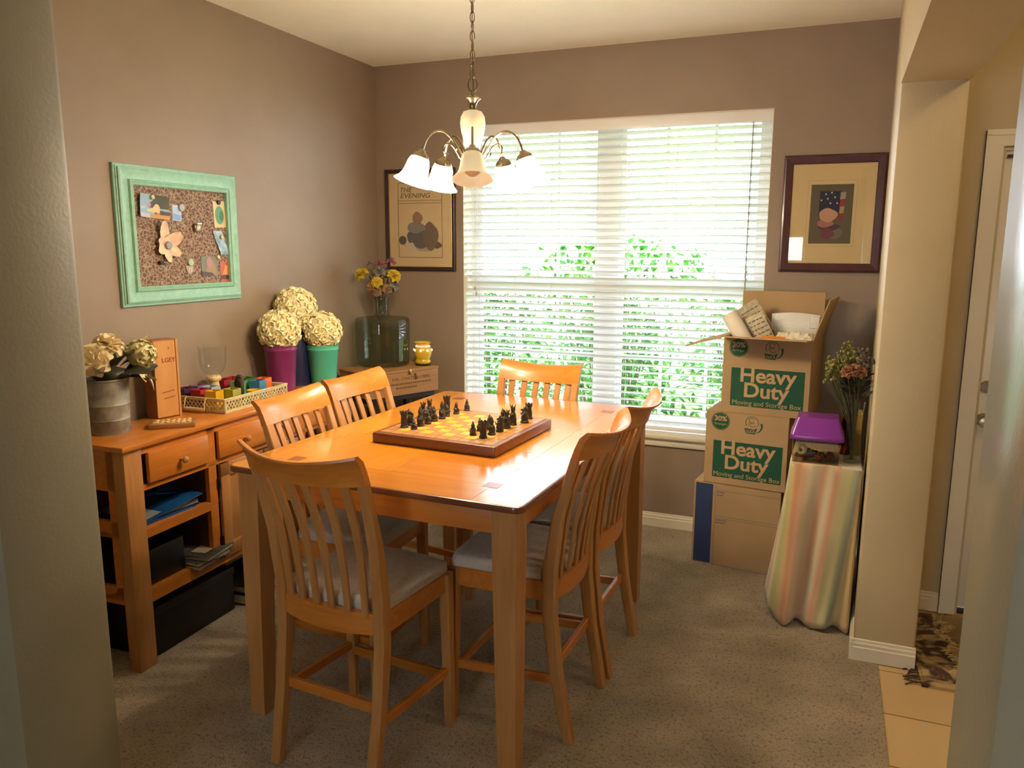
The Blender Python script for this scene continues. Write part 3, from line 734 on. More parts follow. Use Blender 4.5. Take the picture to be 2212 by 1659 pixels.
IVT = mat('distressed_cream_tray', hx('d9cda4'), hx('c2b284'), 40, .55)
TRAY = (.145, -1.585); TRZ = R(1.5); TW, TL = .30, .445     # x width, y length
def tray():
    t = thing('lattice_tray', 'cream lattice-sided serving tray full of candle cups on the sideboard', 'tray', (TRAY[0], TRAY[1], SB_Z), TRZ)
    h = .068; w, l = TW/2, TL/2
    MB().box(-w, w, -l, l, 0, .008, b=.002).build('base', IVT, t, smooth=0)
    rim = MB()
    for s in (-1, 1):
        rim.box(s*w-.004, s*w+.004, -l-.004, l+.004, h-.008, h, b=.002).box(-w, w, s*l-.004, s*l+.004, h-.008, h, b=.002)
    rim.build('rim', IVT, t, smooth=30)
    def panel(ln, M, nm):
        m = MB().box(-ln/2, ln/2, -.002, .002, .008, .015).box(-ln/2, ln/2, -.002, .002, h-.014, h-.007)
        m.box(-ln/2, -ln/2+.008, -.003, .003, .006, h-.007).box(ln/2-.008, ln/2, -.003, .003, .006, h-.007)
        n = int(ln/.0205); p = (ln-.012)/n; zc = (.015+h-.014)/2; hh = (h-.014-.015)
        for i in range(n):
            x = -ln/2+.006+p*(i+.5)
            for sg in (-1, 1):
                m.box(-.0022, .0022, -.0016, .0016, -hh*.60, hh*.60, M=TR((x, 0, zc)) @ Matrix.Rotation(sg*R(40), 4, 'Y'))
            m.lathe([(0, .0022), (.0038, .0022), (.0038, 0)], 8, 0, TR((x, 0, zc), (0, -1, 0)))
        o = m.build('lattice_side', IVT, t, smooth=0); o.matrix_local = M; return o
    panel(TL, TR((w, 0, 0), rz=R(90)), 0); panel(TL, TR((-w, 0, 0), rz=R(-90)), 0)
    panel(TW, TR((0, -l, 0)), 0); panel(TW, TR((0, l, 0), rz=R(180)), 0)
    m = MB()
    for x in (-.055, .055):
        m.tube([(x, -l-.002, h-.004), (x*1.0, -l-.014, h-.008), (x, -l-.020, h-.03), (x, -l-.024, .016), (x*.9, -l-.020, .010)], .0026, 6)
    m.lathe([(0, -.05), (.0085, -.05), (.0095, -.04), (.0095, .04), (.0085, .05), (0, .05)], 14, 0, TR((0, -l-.021, .016), (1, 0, 0)))
    m.build('handle', mat('cream_handle', hx('d8bd92'), rough=.5), t)
tray()
def tw(lx, ly, z=SB_Z+.008):
    a = TRZ; return (TRAY[0]+lx*cos(a)-ly*sin(a), TRAY[1]+lx*sin(a)+ly*cos(a), z)
def cups():
    def cube_cup(name, col, pos, lb, s=.058, h=.086):
        m = MB(); q = s/2; k = q-.005
        lo = [(-q, -q, 0), (q, -q, 0), (q, q, 0), (-q, q, 0)]; hi = [(x, y, h) for x, y, z in lo]
        ih = [(x*k/q, y*k/q, h) for x, y, z in lo]; il = [(x*k/q*.93, y*k/q*.93, .012) for x, y, z in lo]
        m.loft([lo, hi, ih, il])
        o = m.build('candle_cup', mat(name, hx(col), rough=.35, coat=.2), None, smooth=0, loc=tw(*pos), rz=TRZ+R(random.uniform(-6, 6)))
        tag(o, lb, 'candle cup', 'square candle cups in the lattice tray')
    for a in [('plum_glaze', '4a2448', (-.108, -.178), 'dark plum square candle cup at the left end of the tray'),
              ('lilac_glaze', '8a6a8c', (-.108, -.095), 'dusky lilac square candle cup behind the dark plum one'),
              ('crimson_glaze', 'a8283a', (-.022, -.178), 'crimson square candle cup between the plum and yellow cups'),
              ('pale_blue_glaze', '9cb4c8', (-.030, -.100), 'pale blue square candle cup before the goblet foot'),
              ('yellow_glaze', 'dba81c', (.060, -.182), 'yellow square candle cup at the near corner of the tray'),
              ('olive_glaze', '9a9a34', (.100, -.115), 'olive green square candle cup beside the yellow square one'),
              ('rose_red_glaze', '9c2c3c', (-.108, .075), 'rose red square candle cup behind the dark carved figurine'),
              ('cherry_glaze', 'b02433', (-.108, .145), 'cherry red square candle cup at the back of the tray'),
              ('sage_glaze', '5f9a6a', (-.012, .072), 'sage green square candle cup right of the dark carved figurine'),
              ('forest_glaze', '3f6e38', (-.040, .160), 'dark green square candle cup at the back beside the orange one'),
              ('steel_blue_glaze', '3f7ea6', (.062, .115), 'steel blue square candle cup in front of the orange one'),
              ('orange_glaze', 'e8641c', (.040, .185), 'bright orange square candle cup at the right end of the tray')]:
        cube_cup(*a)
    o = MB().lathe([(0, 0), (.026, 0), (.031, .055), (.0318, .058), (.030, .058), (.0265, .010), (0, .010)], 28).build('candle_cup', mat('canary_glaze', hx('e3bd1c'), rough=.35, coat=.2), loc=tw(.110, .025))
    tag(o, 'round yellow candle cup behind the front lattice of the tray', 'candle cup')
    # hurricane glass on a fluted foot
    g = thing('hurricane_glass', 'clear glass hurricane bowl on a fluted cream foot in the tray', 'candle holder', tw(-.078, -.022))
    ft = MB().lathe([(0, 0), (.042, 0), (.043, .008), (.036, .014), (.028, .055), (.022, .086), (.023, .094), (.031, .099), (.034, .110), (.032, .118), (.024, .122), (0, .122)], 64,
                     wob=lambda a, z: 1+(.05*cos(a*20) if .014 < z < .09 or .1 < z < .115 else 0))
    ft.build('fluted_foot', mat('cream_resin', hx('e6d09e'), hx('d8be88'), 40, .5), g, smooth=50)
    pr = [(0, .121), (.022, .123), (.043, .138), (.056, .162), (.061, .19), (.0615, .240), (.064, .262)]
    MB().lathe(pr, 40).build('glass_bowl', glass('clear_glass', (.93, .94, .92, 1), ior=1.6), g)
    # carved figurine
    m = MB().lathe([(0, 0), (.016, 0), (.018, .02), (.0185, .05), (.016, .08), (.017, .105), (.014, .12), (0, .126)], 16, wob=lambda a, z: 1+.12*cos(3*a+z*40))
    m.tube([(.014, -.010, .05), (.019, -.012, .08), (.012, -.014, .105)], .005, 6).tube([(-.014, -.010, .06), (-.018, -.012, .09), (-.008, -.014, .115)], .005, 6).sphere((0, -.003, .118), .016, 10, sc=(1, .9, .8), wob=.2)
    tag(m.build('carved_figurine', mat('dark_carved_wood', hx('43261c'), hx('2b1712'), 40, .4, coat=.2), loc=tw(.052, .0)), 'small dark carved wooden figurine standing in the lattice tray', 'figurine')
cups()

def pot(name, lb, loc, r0, r1, h, m):
    t = thing(name, lb, 'vase', loc)
    MB().lathe([(0, 0), (r0, 0), (r0+.001, .004), (r1-.003, h-.03), (r1, h-.026), (r1+.0005, h-.018), (r1-.001, h-.015), (r1+.001, h-.004), (r1+.002, h), (r1-.001, h+.001), (r1-.004, h-.01), (r0-.003, .006), (0, .006)], 40).build('body', m, t, smooth=40)
def ball(lb, c, r, sd):
    t = thing('flower_ball', lb, 'flower ball', (c[0], c[1], c[2]), sd, 'ivory flower balls on the sideboard vases')
    MB().sphere((0, 0, 0), r*.86, 24).build('core', IVORY, t)
    n = 40; m = MB()
    for k in range(n):
        z = 1-2*(k+.5)/n; a = k*2.39996; q = math.sqrt(1-z*z); d = Vector((q*cos(a), q*sin(a), z))
        rose(m, d*r*.80, d, r*.43, seed=k+sd*100, rings=3)
    rn = random.Random(sd)
    for k in range(14):
        d = Vector((rn.gauss(0, 1), rn.gauss(0, 1), rn.gauss(0, 1))).normalized(); m.sphere(d*r*.98, .003, 6, 1)
    m.build('rosettes', [IVORY, mat('clear_bead', hx('f4f4f0'), rough=.08, spec=.9)], t, smooth=178)
PUR = mat('purple_enamel', hx('7d2d66'), hx('78295f'), 5, .35, coat=.15)
TEAL = mat('teal_enamel', hx('55b79c'), hx('4fb094'), 5, .35, coat=.15)
NAVY = mat('navy_enamel', hx('1d2448'), hx('181e3e'), 5, .35, coat=.15)
pot('tapered_vase', 'purple tapered metal vase under a flower ball beside the tray', (.155, -1.225, SB_Z), .066, .083, .235, PUR)
pot('tapered_vase', 'teal tapered metal vase under the rightmost flower ball', (.235, -.975, SB_Z), .064, .084, .212, TEAL)
t = thing('tapered_vase', 'tall navy metal vase behind the purple and teal ones', 'vase', (.105, -1.035, SB_Z))
MB().lathe([(0, 0), (.075, 0), (.073, .22), (.066, .27), (.05, .305), (.046, .32), (.044, .318), (.048, .30), (.06, .26), (.068, .01), (0, .01)], 40).build('body', NAVY, t, smooth=40)
ball('ivory rosette flower ball resting in the purple vase', (.155, -1.225, 1.212), .107, 1)
ball('ivory rosette flower ball resting in the teal vase', (.235, -.975, 1.190), .104, 2)
ball('ivory rosette flower ball highest and farthest back, on the navy vase', (.115, -1.035, 1.313), .110, 3)

# ---- on the open shelves and beneath
def shelves():
    BLU = mat('blue_folder', hx('1a4d86'), hx('154274'), 5, .25, coat=.3)
    o = thing('ring_binder', 'shiny blue folder lying on the upper open shelf of the sideboard', 'folder', sbw(-.19, .285, .553), R(-2))
    MB().box(-.15, .15, -.155, .155, 0, .012, b=.003, M=TR(rx=R(-3))).box(-.15, .15, -.155, .155, .030, .036, b=.002, M=TR(rx=R(7)))\
        .build('cover', BLU, o, smooth=30)
    MB().box(-.13, .13, -.14, .14, .013, .030).build('pages', mat('grey_paper', hx('8f949c')), o, smooth=0)
    BK = mat('black_plastic', hx('17181a'), hx('121314'), 5, .4)
    m = MB().box(-.13, .11, -.105, .105, 0, .006)
    for s in (-1, 1): m.box(-.13, .11, s*.105-.003, s*.105+.003, 0, .15, b=.001).box(s*.12-.01-.003, s*.12-.01+.003, -.105, .105, 0, .15, b=.001)
    tag(m.build('storage_bin', BK, loc=sbw(-.155, .205, .3055), rz=R(1.2)), 'black storage bin on the lower open shelf of the sideboard', 'bin')
    MAR = mat('marbled_cover', hx('14161a'), hx('6a6c70'), 160, .5, detail=5); PG = mat('page_edges', hx('d2cbb8'), hx('bdb5a0'), 120, .8); LB = mat('cream_label', hx('e0d4ae'))
    def book(lb, loc, rz, th, w=.19, l=.245, cov=MAR, label=True, cat='notebook', grp='notebooks on the lower shelf'):
        t = thing('notebook', lb, cat, loc, rz, grp)
        MB().box(-w/2, w/2, -l/2, l/2, 0, .0018).box(-w/2, w/2, -l/2, l/2, th-.0018, th).box(-w/2, -w/2+.003, -l/2, l/2, 0, th).build('cover', cov, t, smooth=0)
        MB().box(-w/2+.003, w/2-.003, -l/2+.003, l/2-.003, .0019, th-.0019).build('pages', PG, t, smooth=0)
        if label:
            MB().box(-.045, .045, .005, .075, th, th+.0006).build('label', LB, t, smooth=0)
    for k, (th, dr) in enumerate(((.017, 3), (.016, -4), (.014, 8))):
        z = .3055+sum((.0172, .0162, .0142)[:k])
        book(('bottom', 'middle', 'top')[k]+' black marbled notebook of the three on the lower open shelf', sbw(-.105+.008*k, .405+.01*k, z), R(-88+dr), th)
    BK2 = mat('black_cover', hx('1a1b1c'), rough=.4)
    book('large black album lying on the carpet under the sideboard doors', sbw(-.155, .835, .006), R(2), .045, .26, .40, BK2, False, 'album', None)
    book('thinner dark green album on top of the large black album', sbw(-.160, .830, .052), R(4), .03, .25, .36, mat('dark_green_cover', hx('1e2a24'), rough=.4), False, 'album', None)
    m = MB().box(-.12, .12, -.24, .24, 0, .20, b=.006).box(-.124, .124, -.244, .244, .17, .205, b=.004)
    tag(m.build('storage_box', mat('black_card_box', hx('0f0f11'), rough=.5), loc=sbw(-.17, .36, .002), rz=R(1.2)), 'black lidded box on the carpet under the open shelves', 'box')
shelves()

# ------------------------------------------------------------------ corner: black stand, crate, glass jug, flowers, wax warmer
def corner():
    a = math.atan2(-.166, .361)                                      # run of the long side
    CZ = .775; ch = .148
    org = (.345, -.71)
    BLK = mat('black_stained_wood', hx('1a1512'), hx('120e0c'), 10, .5)
    s = thing('corner_stand', 'low black stand in the far left corner under the pine crate', 'stand', (org[0], org[1], 0), a)
    MB().box(-.30, -.01, .0, .48, CZ-.03, CZ-.001, b=.003).build('stand_top', BLK, s, smooth=0)
    for x in (-.285, -.05):
        for y in (.02, .44): MB().box(x, x+.03, y, y+.03, 0, CZ-.03).build('leg', BLK, s, smooth=0)
    PI_ = wood('old_pine_y', hx('a97c4e'), hx('8b6238'), 'y', 1, .65, 0)
    t = thing('wine_crate', 'low pine wine crate on the black stand in the far left corner', 'crate', (org[0], org[1], CZ), a)
    MB().box(-.305, 0, 0, .50, 0, ch-.014, b=.002).build('body', PI_, t, smooth=0)
    MB().box(-.307, .003, -.003, .503, ch-.0135, ch, b=.002).build('lid', PI_, t, smooth=0)
    INK = mat('faded_brand_ink', hx('5d3a1c'), rough=.8)
    F = Matrix.Translation((.0002, 0, 0)) @ Matrix(((0, 0, 1, 0), (1, 0, 0, 0), (0, 1, 0, 0), (0, 0, 0, 1)))
    m = MB().text('DEL CHATEAU BIRE', .025, F @ Matrix.Translation((.30, .088, 0)), align='CENTER', sx=1.25)
    rn = random.Random(8)
    for zz, x0, x1 in ((.062, .15, .44), (.038, .19, .34)):
        x = x0
        while x < x1:
            q = rn.uniform(.006, .011); m.box(x, x+q, zz, zz+.009, 0, .0006, M=F); x += q+.005
    m.box(.335, .352, .012, .05, 0, .0008, M=F @ Matrix.Rotation(R(12), 4, 'Z')).build('lettering', INK, t, smooth=0)
    BRS = mat('brass', hx('b99a4a'), rough=.3, metal=1)
    MB().box(.003, .006, .275, .297, ch-.03, ch+.002, b=.001).tube([(.008, .286, ch-.012), (.012, .292, ch-.022), (.009, .30, ch-.036)], .002, 6).build('clasp', BRS, t)
    top = CZ+ch
    J = (.225, -.345)
    j = thing('glass_jug', 'big green glass jug with a narrow neck on the pine crate', 'jug', (J[0], J[1], top+.001))
    pr = [(.0, .006), (.10, .006), (.150, .003), (.158, .012), (.160, .06), (.163, .15), (.164, .26), (.160, .280), (.150, .288), (.10, .292), (.055, .297), (.043, .308), (.039, .33), (.039, .39), (.042, .405), (.045, .412)]
    MB().lathe(pr, 56).build('jug_glass', glass('green_bottle_glass', (.66, .73, .67, 1), .03, 2.4), j)
    b = thing('mixed_bouquet', 'artificial bouquet of yellow roses and pink and grey flowers in the jug neck', 'bouquet', (J[0], J[1], top+.40))
    YR = petal_mat('yellow_rose_petal', hx('e0c850'), hx('cfb03a'), 25); PK = petal_mat('pink_petal', hx('b07a80'), hx('98646e'), 25); GY = petal_mat('grey_petal', hx('9a9490'), hx('7f7a76'), 25); DU = petal_mat('dusty_petal', hx('ad8d6c'), hx('92745a'), 25)
    vr = Vector((.88, .47, 0)); vd = Vector((.47, -.88, 0))
    for (u, zz, dd, r, mm, nm) in [(-.105, .135, .02, .048, YR, 'yellow_rose'), (.075, .125, .05, .046, YR, 'yellow_rose'), (-.02, .088, .075, .038, YR, 'yellow_rose'),
                                 (.055, .205, .0, .040, PK, 'pink_flower'), (.0, .185, -.01, .045, PK, 'pink_flower'), (-.005, .145, .04, .045, GY, 'grey_flower'), (.075, .070, .04, .042, GY, 'grey_flower'), (-.055, .19, -.02, .034, GY, 'grey_flower'),
                                 (-.055, .06, .05, .036, DU, 'dusty_flower'), (-.02, .03, .06, .034, DU, 'dusty_flower'), (.035, .045, .06, .036, DU, 'dusty_flower')]:
        c = vr*u+vd*dd+Vector((0, 0, zz)); c = Vector((c.x*1.08, c.y*1.08, c.z+.018)); m = MB(); rose(m, c, c-Vector((0, 0, .03))+vd*.05, r*1.12, seed=int(u*1000+zz*100), rings=3 if 'rose' in nm else 2); m.build(nm, mm, b, smooth=178)
    m = MB(); rn = random.Random(5)
    for k in range(26):
        an = rn.uniform(0, 2*pi); d = Vector((cos(an)*.7, sin(an)*.7, rn.uniform(.2, 1))); c = Vector((cos(an), sin(an), 0))*rn.uniform(.01, .05)+Vector((0, 0, rn.uniform(.03, .14))); leaf(m, c, d, .055, .034, roll=rn.uniform(0, 3))
    for k in range(7):
        an = k*.9; m.tube([(cos(an)*.015, sin(an)*.015, -.09), (cos(an)*.02, sin(an)*.02, .0), (cos(an)*.05, sin(an)*.05, .10)], .0025, 5)
    m.build('leaves_and_stems', mat('muted_leaf', hx('5b5a48'), hx('46432f'), 20, .7), b)
    w = thing('wax_warmer', 'small yellow ceramic wax warmer lit from inside on the pine crate', 'wax warmer', (.455, -.262, top+.001))
    YC = mat('yellow_ceramic', hx('d9b53c'), hx('cfa92f'), 8, .25, coat=.5)
    MB().lathe([(0, 0), (.047, 0), (.048, .006), (.044, .009), (0, .009)], 30).build('foot_ring', BLK, w)
    MB().lathe([(.040, .009), (.046, .014), (.048, .022), (.042, .036), (.050, .055), (.056, .078), (.055, .098), (.046, .112), (.043, .116), (.041, .112), (.05, .095), (.05, .07), (.036, .036), (.038, .010)], 36).build('body', YC, w)
    MB().lathe([(.0, .124), (.038, .126), (.05, .134), (.054, .140), (.050, .139), (.040, .130), (.036, .118), (.043, .113)], 36, wob=lambda q, z: 1+.04*cos(9*q)).build('dish', YC, w)
    GL = mat('glowing_opening', hx('fff0c0'), emis=(1, .78, .4, 1), es=9)
    m = MB()
    for k in range(8):
        q = 2*pi*k/8+.25; m.sphere((.0535*cos(q), .0535*sin(q), .093), .0062, 10)
    m.lathe([(.0435, .1125), (.044, .1165)], 24).build('lit_opening', GL, w)
corner()
# ------------------------------------------------------------------ pinned fabric board on the left wall
def frame_loft(mb, x0, x1, z0, z1, prof, M, mi=0):
    """mitred moulding round a rectangle; prof = list of (inset, height); M maps local (u right, v up, w out)"""
    for i, (a, b) in enumerate((((x0, z0), (x1, z0)), ((x1, z0), (x1, z1)), ((x1, z1), (x0, z1)), ((x0, z1), (x0, z0)))):
        loops = []
        for q in range(2):
            c = (a, b)[q]; loop = []
            for ins, hh in prof:
                u = c[0]+(ins if c[0] == x0 else -ins); v = c[1]+(ins if c[1] == z0 else -ins); loop.append(M @ Vector((u, v, hh)))
            loops.append(loop)
        mb.loft(loops, mi)
LM = Matrix(((0, 0, 1, 0), (1, 0, 0, 0), (0, 1, 0, 0), (0, 0, 0, 1)))      # left wall: u = y, v = z, w = x
BM = Matrix(((1, 0, 0, 0), (0, 0, -1, 0), (0, 1, 0, 0), (0, 0, 0, 1)))     # back wall: u = x, v = z, w = -y
def board():
    Y0, Z0 = -2.040, 1.381; W_, H_ = .712, .586
    t = thing('memo_board', 'square memo board in a mint green frame on the left wall', 'memo board', (.0005, Y0, Z0))
    m, nt, b = new_mat('distressed_mint_paint')
    n = noise_node(nt, 30, 6, rough=.7); n2 = noise_node(nt, 4, 2)
    tc = nt.nodes.new('ShaderNodeTexCoord')
    r = ramp(nt, n.outputs['Fac'], [(.27, hx('4e4a3c')), (.34, hx('86b6a2')), (.7, hx('9bcab8'))]); nt.links.new(r.outputs[0], b.inputs['Base Color']); b.inputs['Roughness'].default_value = .45
    MINT = m
    mb = MB()
    prof = [(0, 0), (0, .012), (.003, .014), (.008, .014), (.009, .018), (.014, .019), (.015, .026), (.022, .029), (.030, .026), (.045, .022), (.060, .024), (.064, .034), (.069, .036), (.071, .031), (.078, .034), (.083, .030), (.084, .013), (.084, 0)]
    frame_loft(mb, 0, W_, 0, H_, prof, LM); mb.build('frame', MINT, t, smooth=25)
    m, nt, b = new_mat('printed_brown_fabric')
    v = nt.nodes.new('ShaderNodeTexVoronoi'); v.feature = 'DISTANCE_TO_EDGE'; v.inputs['Scale'].default_value = 62
    n = noise_node(nt, 45, 3); tc = nt.nodes.new('ShaderNodeTexCoord'); mx = nt.nodes.new('ShaderNodeMixRGB'); mx.inputs[0].default_value = .03
    nt.links.new(tc.outputs['Object'], mx.inputs[1]); nt.links.new(n.outputs['Color'], mx.inputs[2]); nt.links.new(mx.outputs[0], v.inputs['Vector'])
    v2 = nt.nodes.new('ShaderNodeTexVoronoi'); v2.inputs['Scale'].default_value = 110; nt.links.new(mx.outputs[0], v2.inputs['Vector'])
    r1 = ramp(nt, v.outputs['Distance'], [(.05, hx('a3907f')), (.14, hx('6a5046'))]); r1.color_ramp.interpolation = 'LINEAR'
    r2 = ramp(nt, v2.outputs['Distance'], [(.20, (1.25, 1.25, 1.25, 1)), (.34, (.62, .60, .58, 1)), (.55, (1, 1, 1, 1))])
    m2 = nt.nodes.new('ShaderNodeMixRGB'); m2.blend_type = 'MULTIPLY'; m2.inputs[0].default_value = 1
    nt.links.new(r1.outputs[0], m2.inputs[1]); nt.links.new(r2.outputs[0], m2.inputs[2]); nt.links.new(m2.outputs[0], b.inputs['Base Color']); b.inputs['Roughness'].default_value = .9
    MB().box(0, .014, .08, W_-.08, .08, H_-.08).build('fabric_panel', m, t, smooth=0)
    X = .0155
    def item(name, lb, cat, y, z, rx=0):
        o = thing(name, lb, cat, (X, y, z)); o.rotation_euler = (rx, 0, 0); return o
    def card(mb, pts, mi=0, w=.0012, z=0):
        mb.prism(pts, z, z+w, mi=mi, M=LM)
    def curl(mb, w, h, mi=0, k=.02, z0=.0, u0=0, v0=0, lift=.002):
        def fn(u, v): x = (u-.5)*w; return LM @ Vector((u0+x, v0+(v-.5)*h, z0+lift+k*(2*u-1)**2*.5+ .3*k*(2*v-1)**2))
        mb.grid(fn, 8, 8, mi)
    C = lambda n, h, **k: mat(n, hx(h), rough=.45, **k)
    # curled scenic photograph
    o = item('photo_card', 'large curled colour photograph of a boat deck at the top left of the memo board', 'photograph', -1.850, 1.800, R(-4))
    cols = [('photo_sky_blue', '86a7bb'), ('photo_dark_green', '33371f'), ('photo_dark_brown', '3d2b2c'), ('photo_cream', 'd5b988'), ('photo_tan', 'b98a4e'), ('photo_pink', 'c07a8c'), ('photo_pale', 'b7b9c4'), ('photo_orange_glow', 'c87a3c')]
    mb = MB(); nu, nv = 96, 60
    def fn(u, v): return LM @ Vector(((u-.5)*.158, (v-.5)*.098, .0035+.020*(2*u-1)**2*.5+.003*(2*v-1)**2))
    mb.grid(fn, nu, nv)
    for i in range(nu):
        for j in range(nv):
            u, v = (i+.5)/nu, (j+.5)/nv; c = 0
            if u > .42+.1*sin(v*9) and v > .45: c = 1
            if v < .40-.05*u and u > .55: c = 2
            if .28 < u < .72 and .26 < v < .26+.26*math.exp(-((u-.62)/.12)**2)+.12: c = 3
            if .60 < u < .72 and .18 < v < .27: c = 7
            if v < .18: c = 6 if u < .38 else 4
            if .05 < u < .22 and .38 < v < .47: c = 6
            if (u-.36)**2*2.4+(v-.56)**2 < .010: c = 5
            mb.m[i*nv+j] = c
    mb.build('print', [C(a, b) for a, b in cols], o, smooth=60, solid=.0008)
    o = item('photo_card', 'small pale blue card right of the curled boat photograph', 'card', -1.716, 1.779, R(-3))
    card(mb := MB(), [(-.026, -.034), (.026, -.034), (.026, .034), (-.026, .034)]); mb.build('card', C('pale_blue_card', 'a9bfe2'), o, smooth=0)
    card(mb := MB(), [(-.022, -.031), (.022, -.031), (.022, -.008), (-.022, -.004)], w=.0016); mb.build('blue_print', C('mid_blue_print', '7ba3d6'), o, smooth=0)
    o = item('printed_card', 'cream card printed with a green oval at the upper right of the memo board', 'card', -1.451, 1.783, R(2))
    card(mb := MB(), [(-.038, -.061), (.038, -.061), (.038, .061), (-.038, .061)]); mb.build('card', C('cream_card', 'd9c18a'), o, smooth=0)
    card(mb := MB(), [(.028*cos(2*pi*k/20), .043*sin(2*pi*k/20)-.004) for k in range(20)], w=.0018); mb.build('green_print', C('green_print', '4f8a56'), o, smooth=0)
    card(mb := MB(), [(.012+.012*cos(2*pi*k/14), .024*sin(2*pi*k/14)-.008) for k in range(14)], w=.0024); mb.build('dark_green_print', C('dark_green_print', '35683c'), o, smooth=0)
    # paper flower
    o = item('paper_flower', 'cut-out cream paper flower with pink edges on the left of the memo board', 'paper flower', -1.785, 1.637)
    mb = MB()
    for a, l, w in ((112, .115, .055), (38, .085, .06), (75, .05, .05), (200, .075, .05), (-38, .07, .05), (-100, .075, .045), (160, .07, .05)):
        petal(mb, LM @ Matrix.Translation((0, 0, .003)) @ Matrix.Rotation(R(a-90), 4, 'Z'), l, w, .10, .25)
    mb.build('petal', mat('cream_pink_paper', hx('e3d3ae'), hx('d9b0a0'), 30, .7), o, smooth=60)
    def button(name, lb, y, z, r, h, col, th=.007):
        o = item(name, lb, 'magnet', y, z)
        MB().lathe([(0, .0), (r, .0), (r, th*.7), (r*.9, th), (r*.72, th*.85), (r*.5, th*.95), (0, th*.95)], 22, 0, LM @ Matrix.Translation((0, 0, h))).build('disc', C('magnet_'+col, col), o, smooth=50)
    button('button_magnet', 'round grey magnet holding the small pale blue card', -1.690, 1.803, .017, .002, 'a3aaa6')
    button('button_magnet', 'round grey-blue magnet in the middle of the paper flower', -1.785, 1.637, .017, .009, '8b8f96')
    button('button_magnet', 'round pale green magnet near the bottom of the memo board', -1.655, 1.562, .017, .001, 'a9bda2')
    button('button_magnet', 'small ivory magnet at the top of the curled boat photograph', -1.856, 1.840, .010, .008, 'c4c09a')
    button('button_magnet', 'small cream magnet at the corner of the seated figure photograph', -1.480, 1.584, .0095, .003, 'cfc192')
    button('button_magnet', 'small cream magnet holding the crumpled blue bag', -1.455, 1.676, .0095, .010, 'c9c0a0')
    button('button_magnet', 'black square-looking magnet at the top of the green printed card', -1.456, 1.838, .011, .003, '1c1a18')
    o = item('metal_clip', 'shiny brown metal clip right of centre on the memo board', 'clip', -1.609, 1.722)
    MB().box(0, .016, -.018, .018, -.022, .010, b=.003).build('body', mat('bronze_clip', hx('8c7458'), rough=.25, metal=.8), o)
    MB().box(0, .022, -.018, .020, .010, .018, b=.002).build('lip', mat('chrome', hx('d4d4d4'), rough=.12, metal=1), o)
    o = item('dark_clip', 'small dark clip below the paper flower on the memo board', 'clip', -1.822, 1.562)
    MB().box(0, .014, -.02, .004, -.008, .008, b=.003).build('body', mat('dark_bronze', hx('2c1d16'), rough=.3, metal=.5), o)
    MB().tube([(.008, .0, 0), (.012, .014, .002), (.010, .024, -.004)], .003, 6).build('lever', mat('dull_chrome', hx('9c9a90'), rough=.3, metal=.8), o)
    o = item('crumpled_bag', 'crumpled clear and pale blue bag at the right edge of the memo board', 'bag', -1.454, 1.650)
    mb = MB()
    def fn(u, v):
        y = -.030+.06*u+(.5-v)*.045; z = -.055+.11*v
        return (.004+.010*abs(noise.noise(Vector((u*3, v*4, 2)))), y, z)
    mb.grid(fn, 10, 14); mb.build('blue_tissue', mat('pale_blue_tissue', hx('a9c3d4'), hx('7f9fb6'), 25, .4), o, smooth=0)
    o = item('paper_tag', 'small pale folded tag hanging under the green magnet', 'tag', -1.662, 1.530)
    card(mb := MB(), [(-.024, .016), (.022, .016), (.020, -.012), (.0, -.022), (-.014, -.014)], w=.003); mb.build('tag', C('pale_mauve_tag', 'a99a98'), o, smooth=0)
    MB().box(.003, .0042, -.008, -.002, -.012, .008, M=Matrix.Rotation(R(-20), 4, 'X')).box(.003, .0042, .004, .010, -.010, .010, M=Matrix.Rotation(R(-20), 4, 'X')).build('stripe', C('ivory_stripe', 'd4c4a2'), o, smooth=0)
    o = item('photo_card', 'muted photograph of a long-haired seated figure at the lower right of the memo board', 'photograph', -1.536, 1.541)
    card(mb := MB(), [(-.052, -.046), (.052, -.046), (.052, .046), (-.052, .046)]); mb.build('print', C('photo_grey_green', '77776a'), o, smooth=0)
    card(mb := MB(), [(-.032, -.042), (.046, -.042), (.04, 0), (.02, .03), (-.004, .012), (-.02, -.005)], w=.0017); mb.build('tan_robe', C('photo_robe', '9a7c52'), o, smooth=0)
    card(mb := MB(), [(-.001+.018*cos(2*pi*k/16), .018+.026*sin(2*pi*k/16)) for k in range(16)], w=.0021); mb.build('pink_face', C('photo_face', 'a87c78'), o, smooth=0)
    card(mb := MB(), [(-.052, -.046), (.03, -.046), (.015, -.030), (-.052, -.022)], w=.0024); mb.build('dark_edge', C('photo_dark_edge', '4e4238'), o, smooth=0)
    o = item('photo_card', 'small orange photograph in the bottom right corner of the memo board', 'photograph', -1.437, 1.511)
    card(mb := MB(), [(-.028, -.050), (.030, -.050), (.026, .050), (-.030, .050)]); mb.build('print', C('photo_orange', 'b4562e'), o, smooth=0)
    card(mb := MB(), [(-.026, -.034), (.028, -.034), (.027, -.014), (-.027, -.014)], w=.0016); mb.build('dark_band', C('photo_brown_band', '4a3428'), o, smooth=0)
    card(mb := MB(), [(-.018, -.010), (.018, -.012), (.02, .03), (.004, .036), (-.006, .01)], w=.0020); mb.build('bright_patch', C('photo_bright_orange', 'dc8a44'), o, smooth=0)
board()

